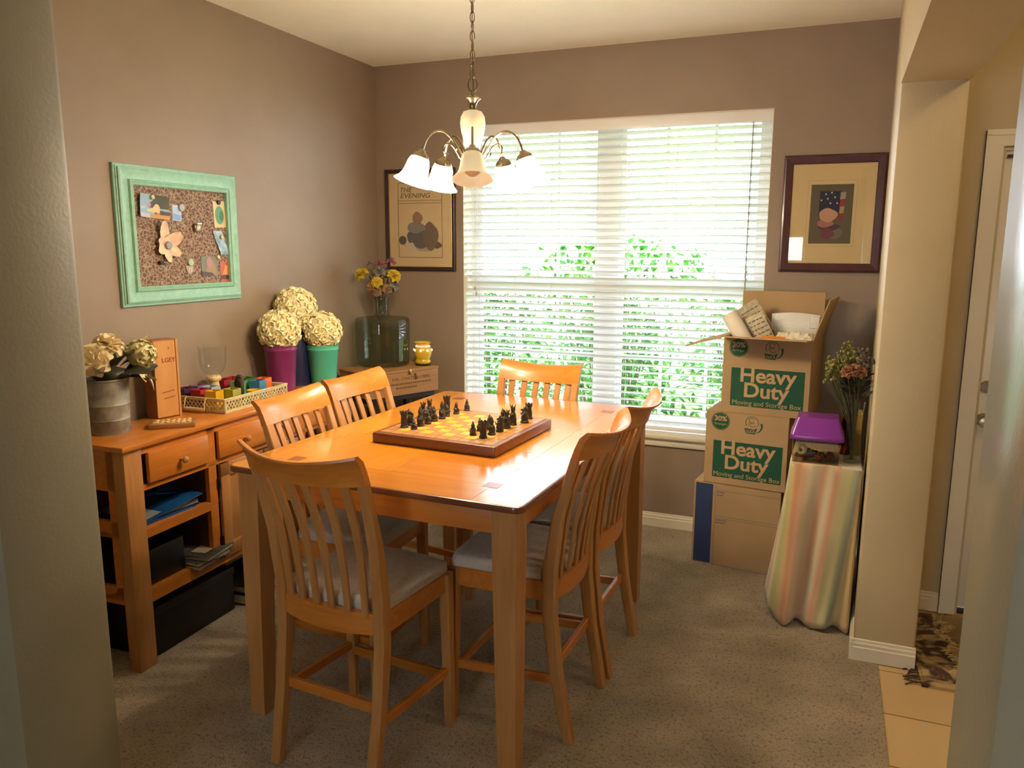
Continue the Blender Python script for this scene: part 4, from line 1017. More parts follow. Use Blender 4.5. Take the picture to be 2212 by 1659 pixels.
# ------------------------------------------------------------------ framed pictures on the window wall
def pictures():
    PG = glass('picture_glass', ior=1.35, rough=.01)
    t = thing('framed_picture', 'dark framed magazine style print left of the window', 'framed picture', (.07, -.0005, 1.485))
    W_, H_ = .49, .628
    mb = MB(); frame_loft(mb, 0, W_, 0, H_, [(0, 0), (0, .020), (.006, .024), (.014, .022), (.018, .016), (.022, .015), (.022, 0)], BM)
    mb.build('frame', mat('dark_plum_wood', hx('2f2024'), hx('241a1e'), 20, .3, coat=.3), t, smooth=25)
    mb = MB(); frame_loft(mb, .022, W_-.022, .022, H_-.022, [(0, 0), (0, .014), (.003, .016), (.005, .013), (.005, 0)], BM); mb.build('gilt_lip', mat('gilt', hx('b9924c'), rough=.3, metal=.8), t, smooth=25)
    PAPER = mat('cream_print_paper', hx('cbb58d'), hx('c5ae85'), 6, .7)
    MB().box(.024, W_-.024, -.010, -.002, .024, H_-.024).build('mat_board', PAPER, t, smooth=0)
    INK = mat('brown_print_ink', hx('5a4632'), rough=.7)
    F = BM @ Matrix.Translation((0, 0, .0102)); p = MB()
    x0, x1, z0, z1 = .088, .400, .082, .545
    for a, b, c, d in ((x0, x1, z0, z0+.003), (x0, x1, z1-.003, z1), (x0, x0+.003, z0, z1), (x1-.003, x1, z0, z1)): p.box(a, b, c, d, 0, .0005, M=F)
    for z in (.418, .434): p.box(x0, x1, z, z+.0025, 0, .0005, M=F)
    p.text('THE', .043, F @ Matrix.Translation((.098, .487, 0)) @ Matrix.Rotation(0, 4, 'Z'), sx=1.1, ext=.0004, shear=.25)
    p.text('EVENING', .041, F @ Matrix.Translation((.103, .452, 0)), sx=1.25, ext=.0004, shear=.25)
    p.build('printed_lines', INK, t, smooth=0)
    # plain stand-in drawing: a heap of bundles with a loose sheet
    def blob(name, col, pts, h):
        m = MB(); m.prism(pts, 0, h, M=F); m.build(name, mat('print_'+col, hx(col), hx(col), 30, .7), t, smooth=0)
    def ell(cx, cz, rx, rz, n=22, wv=.08, s=0): return [(cx+rx*(1+wv*sin(3*2*pi*k/n+s))*cos(2*pi*k/n), cz+rz*(1+wv*sin(4*2*pi*k/n+s))*sin(2*pi*k/n)) for k in range(n)]
    blob('drawn_shadow', 'a3937a', ell(.255, .152, .125, .03), .0006)
    blob('drawn_heap', '5b5250', ell(.235, .205, .085, .065), .0010)
    blob('drawn_heap', '6b5a4e', ell(.315, .215, .055, .085, s=1), .0013)
    blob('drawn_bundle', '7d7a76', ell(.215, .27, .065, .035, s=2), .0016)
    blob('drawn_bundle', '8a6a58', ell(.225, .325, .035, .04, s=1), .0019)
    blob('drawn_bundle', '5e4740', ell(.365, .16, .03, .02, s=2), .0012)
    blob('drawn_round', '4d4644', ell(.118, .19, .026, .028, wv=0), .0014)
    blob('loose_sheet', 'bfb09a', [(.135, .165), (.19, .178), (.225, .125), (.155, .115)], .0022)
    MB().box(.024, W_-.024, -.0142, -.0130, .024, H_-.024).build('picture_glass', PG, t, smooth=0)

    t = thing('framed_picture', 'mahogany framed small print in a wide cream mat right of the window', 'framed picture', (2.470, -.0005, 1.512))
    W_, H_ = .492, .596
    mb = MB(); frame_loft(mb, 0, W_, 0, H_, [(0, 0), (0, .018), (.004, .024), (.012, .026), (.030, .022), (.042, .019), (.046, .013), (.046, 0)], BM)
    mb.build('frame', mat('mahogany_frame', hx('4a2128'), hx('3b181e'), 20, .3, coat=.3), t, smooth=25)
    MB().box(.044, W_-.044, -.009, -.002, .044, H_-.044).build('mat_board', mat('cream_mat_board', hx('cdb88c'), hx('c8b285'), 5, .8), t, smooth=0)
    F = BM @ Matrix.Translation((0, 0, .0092))
    p = MB(); x0, x1, z0, z1 = .124, .360, .132, .468
    for a, b, c, d in ((x0, x1, z0, z0+.0014), (x0, x1, z1-.0014, z1), (x0, x0+.0014, z0, z1), (x1-.0014, x1, z0, z1)): p.box(a, b, c, d, 0, .0003, M=F)
    p.build('mat_line', mat('thin_mat_line', hx('a58f68')), t, smooth=0)
    def blob(name, col, pts, h):
        m = MB(); m.prism(pts, 0, h, M=F); m.build(name, mat('print_'+col, hx(col), hx(col), 30, .7), t, smooth=0)
    bx, bz = .140, .147
    blob('print', '5d5442', [(bx, bz), (bx+.203, bz), (bx+.203, bz+.300), (bx, bz+.300)], .0006)
    blob('blue_field', '1e2140', [(.182, .285), (.280, .283), (.284, .412), (.184, .414)], .0010)
    for k in range(4):
        blob('stripe', ('9a8f84', '86303a', '9a8a62', '8a2c38')[k], [(.280, .262+.036*(3-k)), (.306-.002*k, .266+.036*(3-k)), (.308-.002*k, .300+.036*(3-k)), (.282, .298+.036*(3-k))], .0012)
    for sx, sz in ((.212, .398), (.240, .405), (.222, .375), (.256, .382), (.236, .352), (.192, .367), (.268, .352)):
        blob('star', 'cfc8a8', [(sx+(.0065 if k % 2 == 0 else .0028)*sin(pi*k/5), sz+(.0065 if k % 2 == 0 else .0028)*cos(pi*k/5)) for k in range(10)], .0016)
    blob('drawn_shape', 'b48a74', ell(.228, .292, .045, .034, s=1), .0020)
    blob('drawn_shape', '9c6a66', ell(.216, .250, .040, .020, s=2), .0016)
    blob('drawn_shape', '46303c', ell(.235, .232, .055, .018, s=0), .0013)
    blob('drawn_shape', '6b3444', ell(.228, .198, .035, .028, s=2), .0014)
    blob('drawn_shape', '6f665a', ell(.265, .200, .035, .030, s=1), .0011)
    MB().box(.044, W_-.044, -.0132, -.0120, .044, H_-.044).build('picture_glass', PG, t, smooth=0)
pictures()

# ------------------------------------------------------------------ chandelier
def smooth(pts, n):
    out = []
    for i in range(len(pts)-1):
        p0, p1, p2, p3 = pts[max(i-1, 0)], pts[i], pts[i+1], pts[min(i+2, len(pts)-1)]
        for q in range(n):
            u = q/n; out.append(.5*((2*p1)+(p2-p0)*u+(2*p0-5*p1+4*p2-p3)*u*u+(3*p1-p0-3*p2+p3)*u**3))
    return out+[pts[-1]]
def chandelier():
    cx, cy = 1.4655, -1.72
    t = thing('chandelier', 'five-arm brass chandelier with bell glass shades hanging over the table', 'chandelier', (cx, cy, 1.80))
    Z = -1.80
    NI = mat('antique_nickel', hx('9a8d76'), hx('877a64'), 20, .25, metal=1)
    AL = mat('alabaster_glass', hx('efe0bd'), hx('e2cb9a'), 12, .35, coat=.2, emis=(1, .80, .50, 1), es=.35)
    LIT = mat('lit_alabaster_glass', hx('f6ead0'), rough=.35, emis=(1, .86, .64, 1), es=SHADE_GLOW)
    ch = MB(); z = 2.245+Z; k = 0
    while z < H+Z-.06:
        M = TR((0, 0, z+.014), rz=R(90*k)); pts = [(.0085*cos(2*pi*i/12), 0, .0195*sin(2*pi*i/12)) for i in range(12)]
        ch.tube(pts, .0019, 6, closed=True, M=M); z += .0325; k += 1
    ch.tube([(.002, .002, 2.18+Z), (-.002, .001, 2.4+Z), (.002, -.001, H+Z-.03)], .0022, 6)
    ch.build('chain', NI, t)
    MB().lathe([(0, -.03), (.012, -.03), (.03, -.02), (.062, -.004), (.064, 0)], 28, 0, TR((0, 0, H+Z-.0005))).build('ceiling_canopy', NI, t)
    MB().tube([(.017*cos(2*pi*i/18), 0, 2.222+Z+.024*sin(2*pi*i/18)) for i in range(18)], .0026, 8, closed=True, M=TR(rz=R(20))).build('hanging_ring', NI, t)
    MB().lathe([(.004, 2.20+Z), (.006, 2.185+Z), (.030, 2.176+Z), (.031, 2.172+Z), (.020, 2.163+Z), (.013, 2.150+Z), (.012, 2.138+Z), (.020, 2.134+Z), (.022, 2.128+Z)], 28).build('top_cup', NI, t)
    MB().lathe([(.014, 2.133+Z), (.034, 2.126+Z), (.044, 2.108+Z), (.047, 2.085+Z), (.043, 2.055+Z), (.033, 2.022+Z), (.026, 1.995+Z), (.022, 1.97+Z)], 36).build('glass_column', AL, t)
    MB().lathe([(.024, 1.975+Z), (.030, 1.968+Z), (.030, 1.945+Z), (.018, 1.935+Z), (.024, 1.92+Z), (.018, 1.905+Z), (.008, 1.895+Z), (.010, 1.885+Z), (0, 1.878+Z)], 28).build('hub', NI, t)
    for k in range(5):
        a = R(-66+72*k); d = Vector((cos(a), sin(a), 0)); lit = k != 0
        P = lambda r, zz: d*r+Vector((0, 0, zz+Z))
        pts = [P(.022, 1.945), P(.05, 1.985), P(.085, 2.032), P(.118, 2.052), P(.150, 2.046), P(.176, 2.020), P(.190, 1.985), P(.196, 1.962)]
        fine = smooth(pts, 4)
        arm = MB().tube(fine, .0042, 8)
        arm.tube(smooth([P(.025, 1.93), P(.05, 1.96), P(.075, 1.998), P(.097, 2.010), P(.113, 1.996), P(.109, 1.976), P(.094, 1.972)], 5), .0026, 6)
        arm = arm.build('arm', NI, t)
        ax = (d*.34+Vector((0, 0, -1))).normalized(); Q = TR(P(.194, 1.972), ax)
        MB().lathe([(0, -.014), (.010, -.012), (.014, -.002), (.024, .004), (.030, .012), (.033, .022), (.031, .024), (.027, .016)], 26, 0, Q).build('shade_cap', NI, arm)
        pr = [(.025, .014), (.034, .022), (.040, .038), (.043, .060), (.047, .080), (.056, .098), (.068, .110), (.071, .113)]
        MB().lathe(pr+[(r-.003, z-.001) for r, z in pr[::-1]], 36, 0, Q).build('bell_shade', LIT if lit else AL, arm)
        MB().lathe([(.012, .012), (.013, .03), (.024, .05), (.029, .070), (.026, .088), (.014, .098), (0, .101)], 20, 0, Q).build('bulb', mat('lit_bulb', hx('fff4e0'), emis=(1, .82, .55, 1), es=60) if lit else mat('unlit_bulb', hx('d8cdb8'), rough=.3), arm)
        if lit:
            q = Q @ Vector((0, 0, .112))
            light('chandelier_bulb', 'POINT', (cx+q.x, cy+q.y, 1.80+q.z), BULB, (1, .77, .48), .04)
chandelier()
# ------------------------------------------------------------------ moving boxes
CARD = mat('cardboard', hx('a88b66'), hx('a18460'), 6, .85, bs=200, bstr=.06)
CARDI = mat('cardboard_inside', hx('ab8e68'), hx('a38662'), 6, .85)
EDGEC = mat('cut_cardboard_edge', hx('cdb890'), rough=.9)
GREEN = mat('dark_green_print_ink', hx('104a32'), hx('0e442e'), 10, .7)
INKG = mat('green_line_ink', hx('1f4a36'), rough=.75)
NAVYP = mat('navy_print_ink', hx('273660'), hx('233058'), 8, .7)
INKB = mat('grey_blue_ink', hx('5b5a66'), rough=.8)
def carton(name, lb, loc, rz, w, d, h, open_top=False):
    t = thing(name, lb, 'cardboard box', loc, R(rz), 'stacked moving boxes')
    m = MB(); k = .005
    if open_top:
        m.box(0, w, 0, k, 0, h).box(0, w, d-k, d, 0, h).box(0, k, k, d-k, 0, h).box(w-k, w, k, d-k, 0, h).box(k, w-k, k, d-k, 0, k)
    else:
        m.box(0, w, 0, d, 0, h-.004, b=.002).box(.001, w-.001, .001, d/2-.001, h-.0035, h, b=.001).box(.001, w-.001, d/2+.001, d-.001, h-.0035, h, b=.001)
    m.build('carton', CARD, t, smooth=0); return t
FM = BM                                                              # front face: u right, v up, w towards the camera
def heavy_duty(t, w, h):
    g = MB().box(w*.105, w*.945, .035, h*.60, 0, .0005, M=FM).lathe([(0, .0005), (.046, .0005), (.046, 0)], 40, 0, FM @ Matrix.Translation((.073, h*.865, 0)))
    g.build('green_panel', GREEN, t, smooth=0)
    L = MB(); F = FM @ Matrix.Translation((0, 0, .0006)); cx = w*.525
    L.text('Heavy', .101, F @ Matrix.Translation((cx, h*.425, 0)), align='CENTER', bold=.0024, ext=.0003, sx=1.06)
    L.text('Duty', .101, F @ Matrix.Translation((cx-.005, h*.225, 0)), align='CENTER', bold=.0024, ext=.0003, sx=1.06)
    L.text('Moving and Storage Box', .0335, F @ Matrix.Translation((cx, h*.112, 0)), align='CENTER', ext=.0003, sx=1.0)
    L.text('30%', .035, F @ Matrix.Translation((.073, h*.872, 0)), align='CENTER', bold=.0011, ext=.0003, sx=1.1)
    L.text('Stronger', .0165, F @ Matrix.Translation((.073, h*.815, 0)), align='CENTER', ext=.0003, sx=1.05)
    L.tube([(.073+.0415*cos(2*pi*k/40), -.0009, h*.865+.0415*sin(2*pi*k/40)) for k in range(40)], .0007, 4, closed=True)
    L.build('lettering', mat('bare_cardboard_lettering', hx('b7946a')), t, smooth=0)
    # round emblem with a curled ribbon
    E_ = MB(); ex, ez = w*.565, h*.855
    def arc(cx, cz, r, a0, a1, w0, w1, n=18):
        pts = []
        for k in range(n+1):
            a = R(a0+(a1-a0)*k/n); q = w0+(w1-w0)*k/n; pts.append((cx+(r+q)*cos(a), cz+(r+q)*sin(a)))
        for k in range(n, -1, -1):
            a = R(a0+(a1-a0)*k/n); q = w0+(w1-w0)*k/n; pts.append((cx+(r-q)*cos(a), cz+(r-q)*sin(a)))
        for i in range(n):
            E_.raw([FM @ Vector((x, z, .0007)) for x, z in (pts[i], pts[i+1], pts[2*n-i], pts[2*n+1-i])], [(0, 1, 2, 3)])
    arc(ex, ez+.012, .031, -30, 215, .0012, .0016); arc(ex-.002, ez+.022, .013, 20, 330, .001, .0014); arc(ex+.012, ez-.004, .036, -75, 25, .0012, .0055)
    arc(ex+.003, ez+.006, .016, 190, 330, .001, .001); arc(ex-.006, ez+.003, .010, 60, 200, .0008, .001)
    E_.prism([(ex-.036, ez-.018), (ex+.012, ez-.022), (ex+.026, ez-.012), (ex+.016, ez-.046), (ex-.030, ez-.044)], 0, .0006, M=FM)
    E_.build('emblem', INKG, t, smooth=0)
    MB().text('DUCK', .0205, F @ Matrix.Translation((ex-.006, ez-.040, 0.0004)) @ Matrix.Rotation(R(3), 4, 'Z'), align='CENTER', bold=.0004, ext=.0003, sx=.8).build('emblem_lettering', mat('emblem_cardboard_letter', hx('b7946a')), t, smooth=0)
def boxes():
    t = carton('moving_box', 'plain cardboard box with a navy side stripe at the bottom of the stack', (2.146, -.455, .001), -6.5, .435, .375, .442)
    MB().box(.010, .098, .006, .434, 0, .0006, M=FM).build('navy_stripe', NAVYP, t, smooth=0)
    m = MB()
    for z in (.405, .268, .255): m.box(.112, .425, z, z+.0015, 0, .0005, M=FM)
    m.box(.1115, .1128, .006, .434, 0, .0005, M=FM)
    for z, x1 in ((.392, .155), (.378, .150), (.243, .172), (.230, .168)):
        x = .118
        while x < x1: m.box(x, x+.006, z, z+.006, 0, .0005, M=FM); x += .0085
    m.build('printed_lines', INKB, t, smooth=0)
    t = carton('moving_box', 'closed moving box with a green panel, middle of the stack', (2.192, -.462, .444), -7, .405, .37, .378)
    heavy_duty(t, .405, .378)
    b = carton('moving_box', 'open moving box with its flaps up, top of the stack', (2.262, -.468, .823), -7, .415, .36, .378, True)
    w, d, h = .415, .36, .378; heavy_duty(b, w, h)
    F = MB().box(.002, w-.002, d-.005, d, 0, .212).build('flap', CARDI, b, smooth=0); F.location = (0, 0, h); F.rotation_euler = (0, 0, 0)
    F = MB().box(0, .205, .004, d-.004, -.002, .003).build('flap', CARDI, b, smooth=0); F.location = (w, 0, h); F.rotation_euler = (0, R(-72), 0)
    F = MB().box(-.205, 0, .004, d-.004, -.002, .003).build('flap', CARDI, b, smooth=0); F.location = (0, 0, h); F.rotation_euler = (0, R(-17), 0)
    F = MB().box(-.002, w+.002, -.195, 0, -.002, .003).build('flap', CARDI, b, smooth=0); F.location = (0, 0, h); F.rotation_euler = (R(-5.5), 0, 0)
    # what sticks out of it (positions in the box's frame)
    a = R(-7)
    def inb(x, y, z): return (2.262+x*cos(a)-y*sin(a), -.468+x*sin(a)+y*cos(a), .823+z)
    WH = mat('white_paper', hx('ddd6c6'), hx('d3ccbb'), 10, .7); NEWS = mat('newsprint', hx('b5a88e'), hx('9d917a'), 60, .85, detail=5); PAD = mat('padded_white_plastic', hx('d8d6d0'), hx('cdcbc6'), 12, .35, bs=90, bstr=.3)
    d1 = Vector((-.55, .05, .83)).normalized()
    t = thing('paper_roll', 'thick white paper roll leaning out of the open moving box', 'roll', inb(.178, .115, .19), a)
    MB().lathe([(0, 0), (.040, 0), (.041, .01), (.041, .340), (.038, .348), (.022, .349), (.02, .34), (0, .34)], 28, 0, TR((0, 0, 0), d1)).build('roll', WH, t, smooth=50)
    def sheet(name, lb, cat, pos, w, h, m, yaw, tilt, lean, bend=.02, mark=None):
        t = thing(name, lb, cat, inb(*pos), a)
        M = Matrix.Rotation(R(yaw), 4, 'Z') @ Matrix.Rotation(R(lean), 4, 'Y') @ Matrix.Rotation(R(tilt), 4, 'X')
        mb = MB(); mb.grid(lambda u, v: ((u-.5)*w, bend*(2*u-1)**2, v*h), 8, 6, M=M); mb.build('sheet', m, t, smooth=60, solid=.003)
        if mark:
            k = MB(); rn = random.Random(len(lb))
            for q in range(9):
                zz = h*(.30+.075*q); x = -w*.40
                while x < w*.36:
                    ln = rn.uniform(.008, .022); k.box(x, x+ln, -.0035+bend*(2*x/w)**2, -.0028+bend*(2*x/w)**2, zz, zz+.006, M=M); x += ln+.006
            k.build('printing', mat('grey_print', hx('6a6660')), t, smooth=0)
    sheet('folded_newspaper', 'folded newspaper with the highest corner in the open moving box', 'newspaper', (.265, .21, .19), .13, .40, NEWS, -18, 8, -32, .006, True)
    sheet('folded_newspaper', 'folded newspaper leaning against the white paper roll', 'newspaper', (.250, .15, .20), .10, .315, mat('newsprint_light', hx('c4b79c'), hx('ab9f87'), 50, .85), -10, 4, -28, .006, True)
    t = thing('padded_mailer', 'white padded plastic mailer at the back of the open moving box', 'mailer', inb(.29, .27, .28), a)
    mb = MB(); mb.grid(lambda u, v: ((u-.5)*.235, -.02*sin(pi*v)*(1-.3*(2*u-1)**2), v*.20+.010*sin(pi*u)), 12, 8); mb.grid(lambda u, v: ((u-.5)*.235, .012*sin(pi*v), v*.20+.010*sin(pi*u)), 12, 8)
    mb.box(.07, .118, -.026, -.005, .135, .195, b=.004).build('pouch', PAD, t, smooth=50)
    t = thing('crumpled_paper', 'crumpled white packing paper at the front right of the open moving box', 'packing paper', inb(.315, .13, .335), a)
    def cr(u, v): return ((u-.5)*.17, (v-.5)*.15, .055+.030*noise.noise(Vector((u*4, v*4, 1)))+.022*noise.noise(Vector((u*9, v*9, 3)))-.05*(2*v-1)**2*.5)
    MB().grid(cr, 16, 14).build('paper', WH, t, smooth=0, solid=.001)
    t = thing('orange_folder', 'strip of an orange folder showing above the front of the open moving box', 'folder', inb(.225, .045, .19), a)
    MB().box(-.055, .055, -.003, .003, 0, .197, M=Matrix.Rotation(R(-4), 4, 'X')).build('folder', mat('orange_card', hx('d9832a'), rough=.6), t, smooth=0)
boxes()

# ------------------------------------------------------------------ cloth covered side table by the short wall
def side_table():
    TZ = .731
    t = thing('side_table', 'small white topped side table hidden under the striped cloth', 'table', (2.765, -.80, 0))
    WHT = mat('white_laminate', hx('d9d2c2'), rough=.4)
    MB().box(-.130, .142, -.21, .20, TZ-.020, TZ, b=.003).build('tabletop', WHT, t, smooth=30)
    for x in (-.11, .10):
        for y in (-.18, .16): MB().box(x, x+.025, y, y+.025, 0, TZ-.02).build('leg', WHT, t, smooth=0)
    m, nt, b = new_mat('pastel_striped_cloth')
    at = nt.nodes.new('ShaderNodeAttribute'); at.attribute_name = 'stripe'
    cs = ['c9b98f', 'd3c59c', 'cdbf98', 'c0a588', 'd3c59c', 'cbbd92', 'bdb480', 'aeac68', 'c4a878', 'c08a62', 'c6a080', 'c9b898', 'bfae92', 'c29878', 'cfc0a0', 'c29474', 'c0b48a', 'c6bd8c', 'b0ae88', '9aa294', 'c8b484', 'd6bf88', 'c8a272', 'd3bd78', 'b4ae5c', '959890', '868e8e', 'a08f7c']
    r = ramp(nt, at.outputs['Fac'], [(i/len(cs), hx(c)) for i, c in enumerate(cs)]); r.color_ramp.interpolation = 'EASE'
    nt.links.new(r.outputs[0], b.inputs['Base Color']); b.inputs['Roughness'].default_value = .9; b.inputs['Sheen Weight'].default_value = .2
    n = noise_node(nt, 300, 2); bump(nt, b, n.outputs['Fac'], .15)
    # contour of the top edge -> flared, folded hem; runs from the back left corner round the front to the wall side
    top = [(2.630, -.60), (2.628, -.70), (2.626, -.80), (2.624, -.90), (2.628, -.985), (2.645, -1.014), (2.70, -1.018), (2.76, -1.018), (2.82, -1.018), (2.875, -1.018), (2.906, -1.014), (2.912, -.98), (2.912, -.90), (2.912, -.75), (2.912, -.60)]
    bot = [(2.555, -.52), (2.548, -.62), (2.535, -.70), (2.560, -.84), (2.570, -.95), (2.625, -1.03), (2.665, -1.05), (2.700, -.985), (2.755, -1.045), (2.800, -1.05), (2.845, -.995), (2.895, -1.04), (2.910, -.93), (2.911, -.75), (2.911, -.55)]
    def samp(P, u):
        x = u*(len(P)-1); i = min(int(x), len(P)-2); f = x-i
        p0, p1, p2, p3 = [Vector(P[max(0, min(len(P)-1, j))]) for j in (i-1, i, i+1, i+2)]
        return .5*((2*p1)+(p2-p0)*f+(2*p0-5*p1+4*p2-p3)*f*f+(3*p1-p0-3*p2+p3)*f**3)
    NU, NV = 110, 26
    def fn(u, v):
        a, c = samp(top, u), samp(bot, u); k = v**1.25; p = a.lerp(c, k)
        p = Vector((min(p.x, 2.912), p.y))
        fold = .012*k*sin(u*40+2.5*v)*(1 if .05 < u < .7 else .3)+.004*noise.noise(Vector((u*14, v*5, .5)))*min(1, v*3)
        ins = .032*max(0, min(1, (.60-u)/.03)); t0 = .08
        if v < t0:
            q = 1-v/t0; n = (Vector((2.77, -.80))-a).normalized(); p = a+n*ins*q
            return (min(p.x, 2.912), p.y, (TZ+.0022 if ins > .01 else TZ-.004)-.002*(1-q))
        v2 = (v-t0)/(1-t0)
        zz = (TZ-(.001 if ins > .01 else .006))*(1-v2)+(.012+.012*(.5+.5*sin(u*30)))*v2
        return (min(p.x, 2.912), p.y+fold, zz)
    mb = MB().grid(fn, NU, NV)
    o = mb.build('striped_cloth', m, None, smooth=80)
    att = o.data.attributes.new('stripe', 'FLOAT', 'POINT')
    for i in range(NU+1):
        for j in range(NV+1): att.data[i*(NV+1)+j].value = max(0, min(1, (i/NU-.10)*1.14 + .02*j/NV))
    md = o.modifiers.new('thickness', 'SOLIDIFY'); md.thickness = .0015
    tag(o, 'pastel striped cloth draped round the side table down to the carpet', 'tablecloth')
    # critter keeper with purple lid
    T = TZ+.0032
    k = thing('plastic_tank', 'clear plastic pet tank with a purple lid on the cloth covered table', 'tank', (2.722, -.925, T))
    w, d, h = .098, .078, .108
    CL = glass('clear_plastic', (.74, .68, .60, 1), .08, 1.4)
    m = MB()
    lo = [(-w*.93, -d*.93), (w*.93, -d*.93), (w*.93, d*.93), (-w*.93, d*.93)]
    m.loft([[(x, y, .001) for x, y in lo], [(x/.93, y/.93, h) for x, y in lo]], cap=False); m.raw([(x, y, .001) for x, y in lo], [(0, 1, 2, 3)])
    m.build('tub', CL, k, smooth=0)
    PU = mat('purple_plastic', hx('7a2c92'), hx('6f2786'), 6, .28, coat=.2)
    R0 = rrect(-w-.006, w+.010, -d-.008, d+.008, .014, 4)
    def sc(s, z, dx=0): return [(x*s+dx, y*s, z) for x, y in R0]
    m = MB().loft([sc(1, h-.006), sc(1.01, h), sc(1.01, h+.012), sc(.98, h+.016), sc(.80, h+.078), sc(.76, h+.086)])
    m.build('lid', PU, k, smooth=35)
    lab = MB().box(-.036, .040, -.0022, .0022, 0, .030).box(-.012, .03, -.0026, .0026, -.006, -.003).build('lid_hatch', mat('smoky_purple', hx('8d8694'), rough=.3), k, smooth=0)
    lab.location = (.004, -.0745, h+.042); lab.rotation_euler = (R(-18), 0, 0)
    m = MB()
    for q in range(26): m.box(-w+.018+q*.0064, -w+.0205+q*.0064, -d-.0012, -d-.0002, h-.040, h-.006)
    m.build('vent_slots', mat('moulded_slot', hx('77685a')), k, smooth=0)
    BR = mat('brown_clutter', hx('5e4130'), hx('8a4a30'), 50, .7, detail=5)
    s_ = MB(); rn = random.Random(12)
    for q in range(40): s_.box(-.012, .012, -.007, .007, -.004, .004, b=.002, M=TR((rn.uniform(-.072, .074), rn.uniform(-.055, .055), rn.uniform(.010, .034)), rz=rn.uniform(0, 3), rx=rn.uniform(-1, 1)))
    o = s_.build('craft_scraps', BR, None, smooth=0, loc=(2.722, -.925, T)); tag(o, 'brown and red craft scraps filling the clear plastic tank', 'scraps', kind='stuff')
    o = MB().tube([(.016*cos(2*pi*q/20), 0, .019*sin(2*pi*q/20)) for q in range(20)], .0065, 8, closed=True).build('ring_toy', mat('lime_plastic', hx('b9cf8a'), rough=.3), loc=(2.666, -.983, T+.056)); tag(o, 'pale lime green ring seen through the front of the plastic tank', 'ring')
    o = MB().sphere((0, 0, 0), .02, 12, sc=(1.5, .6, .55), wob=.15).build('blue_toy', mat('dusty_blue_plastic', hx('52677e'), rough=.4), loc=(2.694, -.975, T+.040)); tag(o, 'dusty blue toy lying right of the lime green ring in the tank', 'toy')
    # tall glass with dried flowers
    V = (2.868, -.905)
    g = thing('glass_vase', 'tall slim clear glass vase at the wall end of the cloth covered table', 'vase', (V[0], V[1], T))
    pr = [(0, .008), (.026, .008), (.034, .004), (.036, .0), (.037, .012), (.032, .06), (.029, .12), (.030, .18), (.036, .235), (.040, .262)]
    MB().lathe(pr, 36).build('vase_glass', glass('vase_glass', (.86, .88, .84, 1), .02, 1.4), g)
    f = thing('dried_bouquet', 'dried bouquet of greenish and mauve blooms in the slim glass vase', 'bouquet', (V[0], V[1], T+.012))
    ST = mat('dried_stem', hx('5a5638'), hx('3c3a26'), 40, .8); rn = random.Random(21); st = MB()
    def stem(p): st.tube([(rn.uniform(-.008, .008), rn.uniform(-.008, .008), 0), (p[0]*.25, p[1]*.25, p[2]*.5), p], .0018, 5)
    gr = MB(); mv = MB(); org = MB(); dk = MB()
    for q in range(30):
        p = Vector((rn.uniform(-.125, -.005), rn.uniform(-.06, .05), rn.uniform(.36, .50))); p.z -= abs(p.x+.05)*.7; stem(p)
        for w_ in range(8): gr.sphere(p+Vector((rn.gauss(0, .008), rn.gauss(0, .008), rn.uniform(-.03, .012))), rn.uniform(.004, .0075), 6, wob=.3)
    for q in range(14):
        p = Vector((rn.uniform(-.005, .038), rn.uniform(-.06, .03), rn.uniform(.42, .485))); stem(p)
        for w_ in range(10): mv.sphere(p+Vector((rn.gauss(0, .010), rn.gauss(0, .010), rn.uniform(-.022, .010))), rn.uniform(.005, .009), 6, wob=.3)
    for q in range(3):
        p = Vector((-.045+.025*q, -.065+.01*q, .385+.01*(q % 2))); stem(p); rose(org, p, (-.1+.1*q, -.8, .6), .034, seed=q+40, rings=3)
    for q in range(40):
        an = rn.uniform(0, 6.28); d = Vector((cos(an)*.8-.15, sin(an)*.6, rn.uniform(.4, 1.2))); leaf(dk, (cos(an)*.012, sin(an)*.012, rn.uniform(.26, .36)), d, .07, .016, roll=rn.uniform(0, 3))
    for q in range(6): stem(Vector((rn.uniform(-.13, -.09), rn.uniform(-.02, .04), rn.uniform(.33, .36))))
    st.build('stems', ST, f); gr.build('green_blooms', mat('dried_green', hx('8a8442'), hx('6d6a34'), 60, .85), f); mv.build('mauve_blooms', mat('dried_mauve', hx('6f6056'), hx('564a44'), 60, .85), f)
    org.build('peach_blooms', mat('dried_peach', hx('a2714c'), hx('845638'), 40, .8), f, smooth=178); dk.build('dried_leaves', mat('dried_leaf', hx('3b3f28'), hx('2b2f1e'), 30, .8), f)
    o = MB().lathe([(0, 0), (.024, 0), (.030, .05), (.028, .12), (.018, .17), (.022, .20), (.020, .20), (.016, .17), (.025, .12), (.027, .05), (.021, .004), (0, .004)], 24).build('red_vase', glass('ruby_glass', (.55, .16, .14, 1), .03, 1.45), loc=(2.842, -.77, T)); tag(o, 'dark red glass vase standing behind the slim clear vase', 'vase')
    o = MB().box(-.02, .02, -.05, .05, 0, .185, b=.002).build('yellow_box', mat('mustard_card', hx('a8842c'), rough=.6), loc=(2.884, -.72, T)); tag(o, 'mustard yellow box at the back of the cloth covered table against the wall', 'box')
side_table()

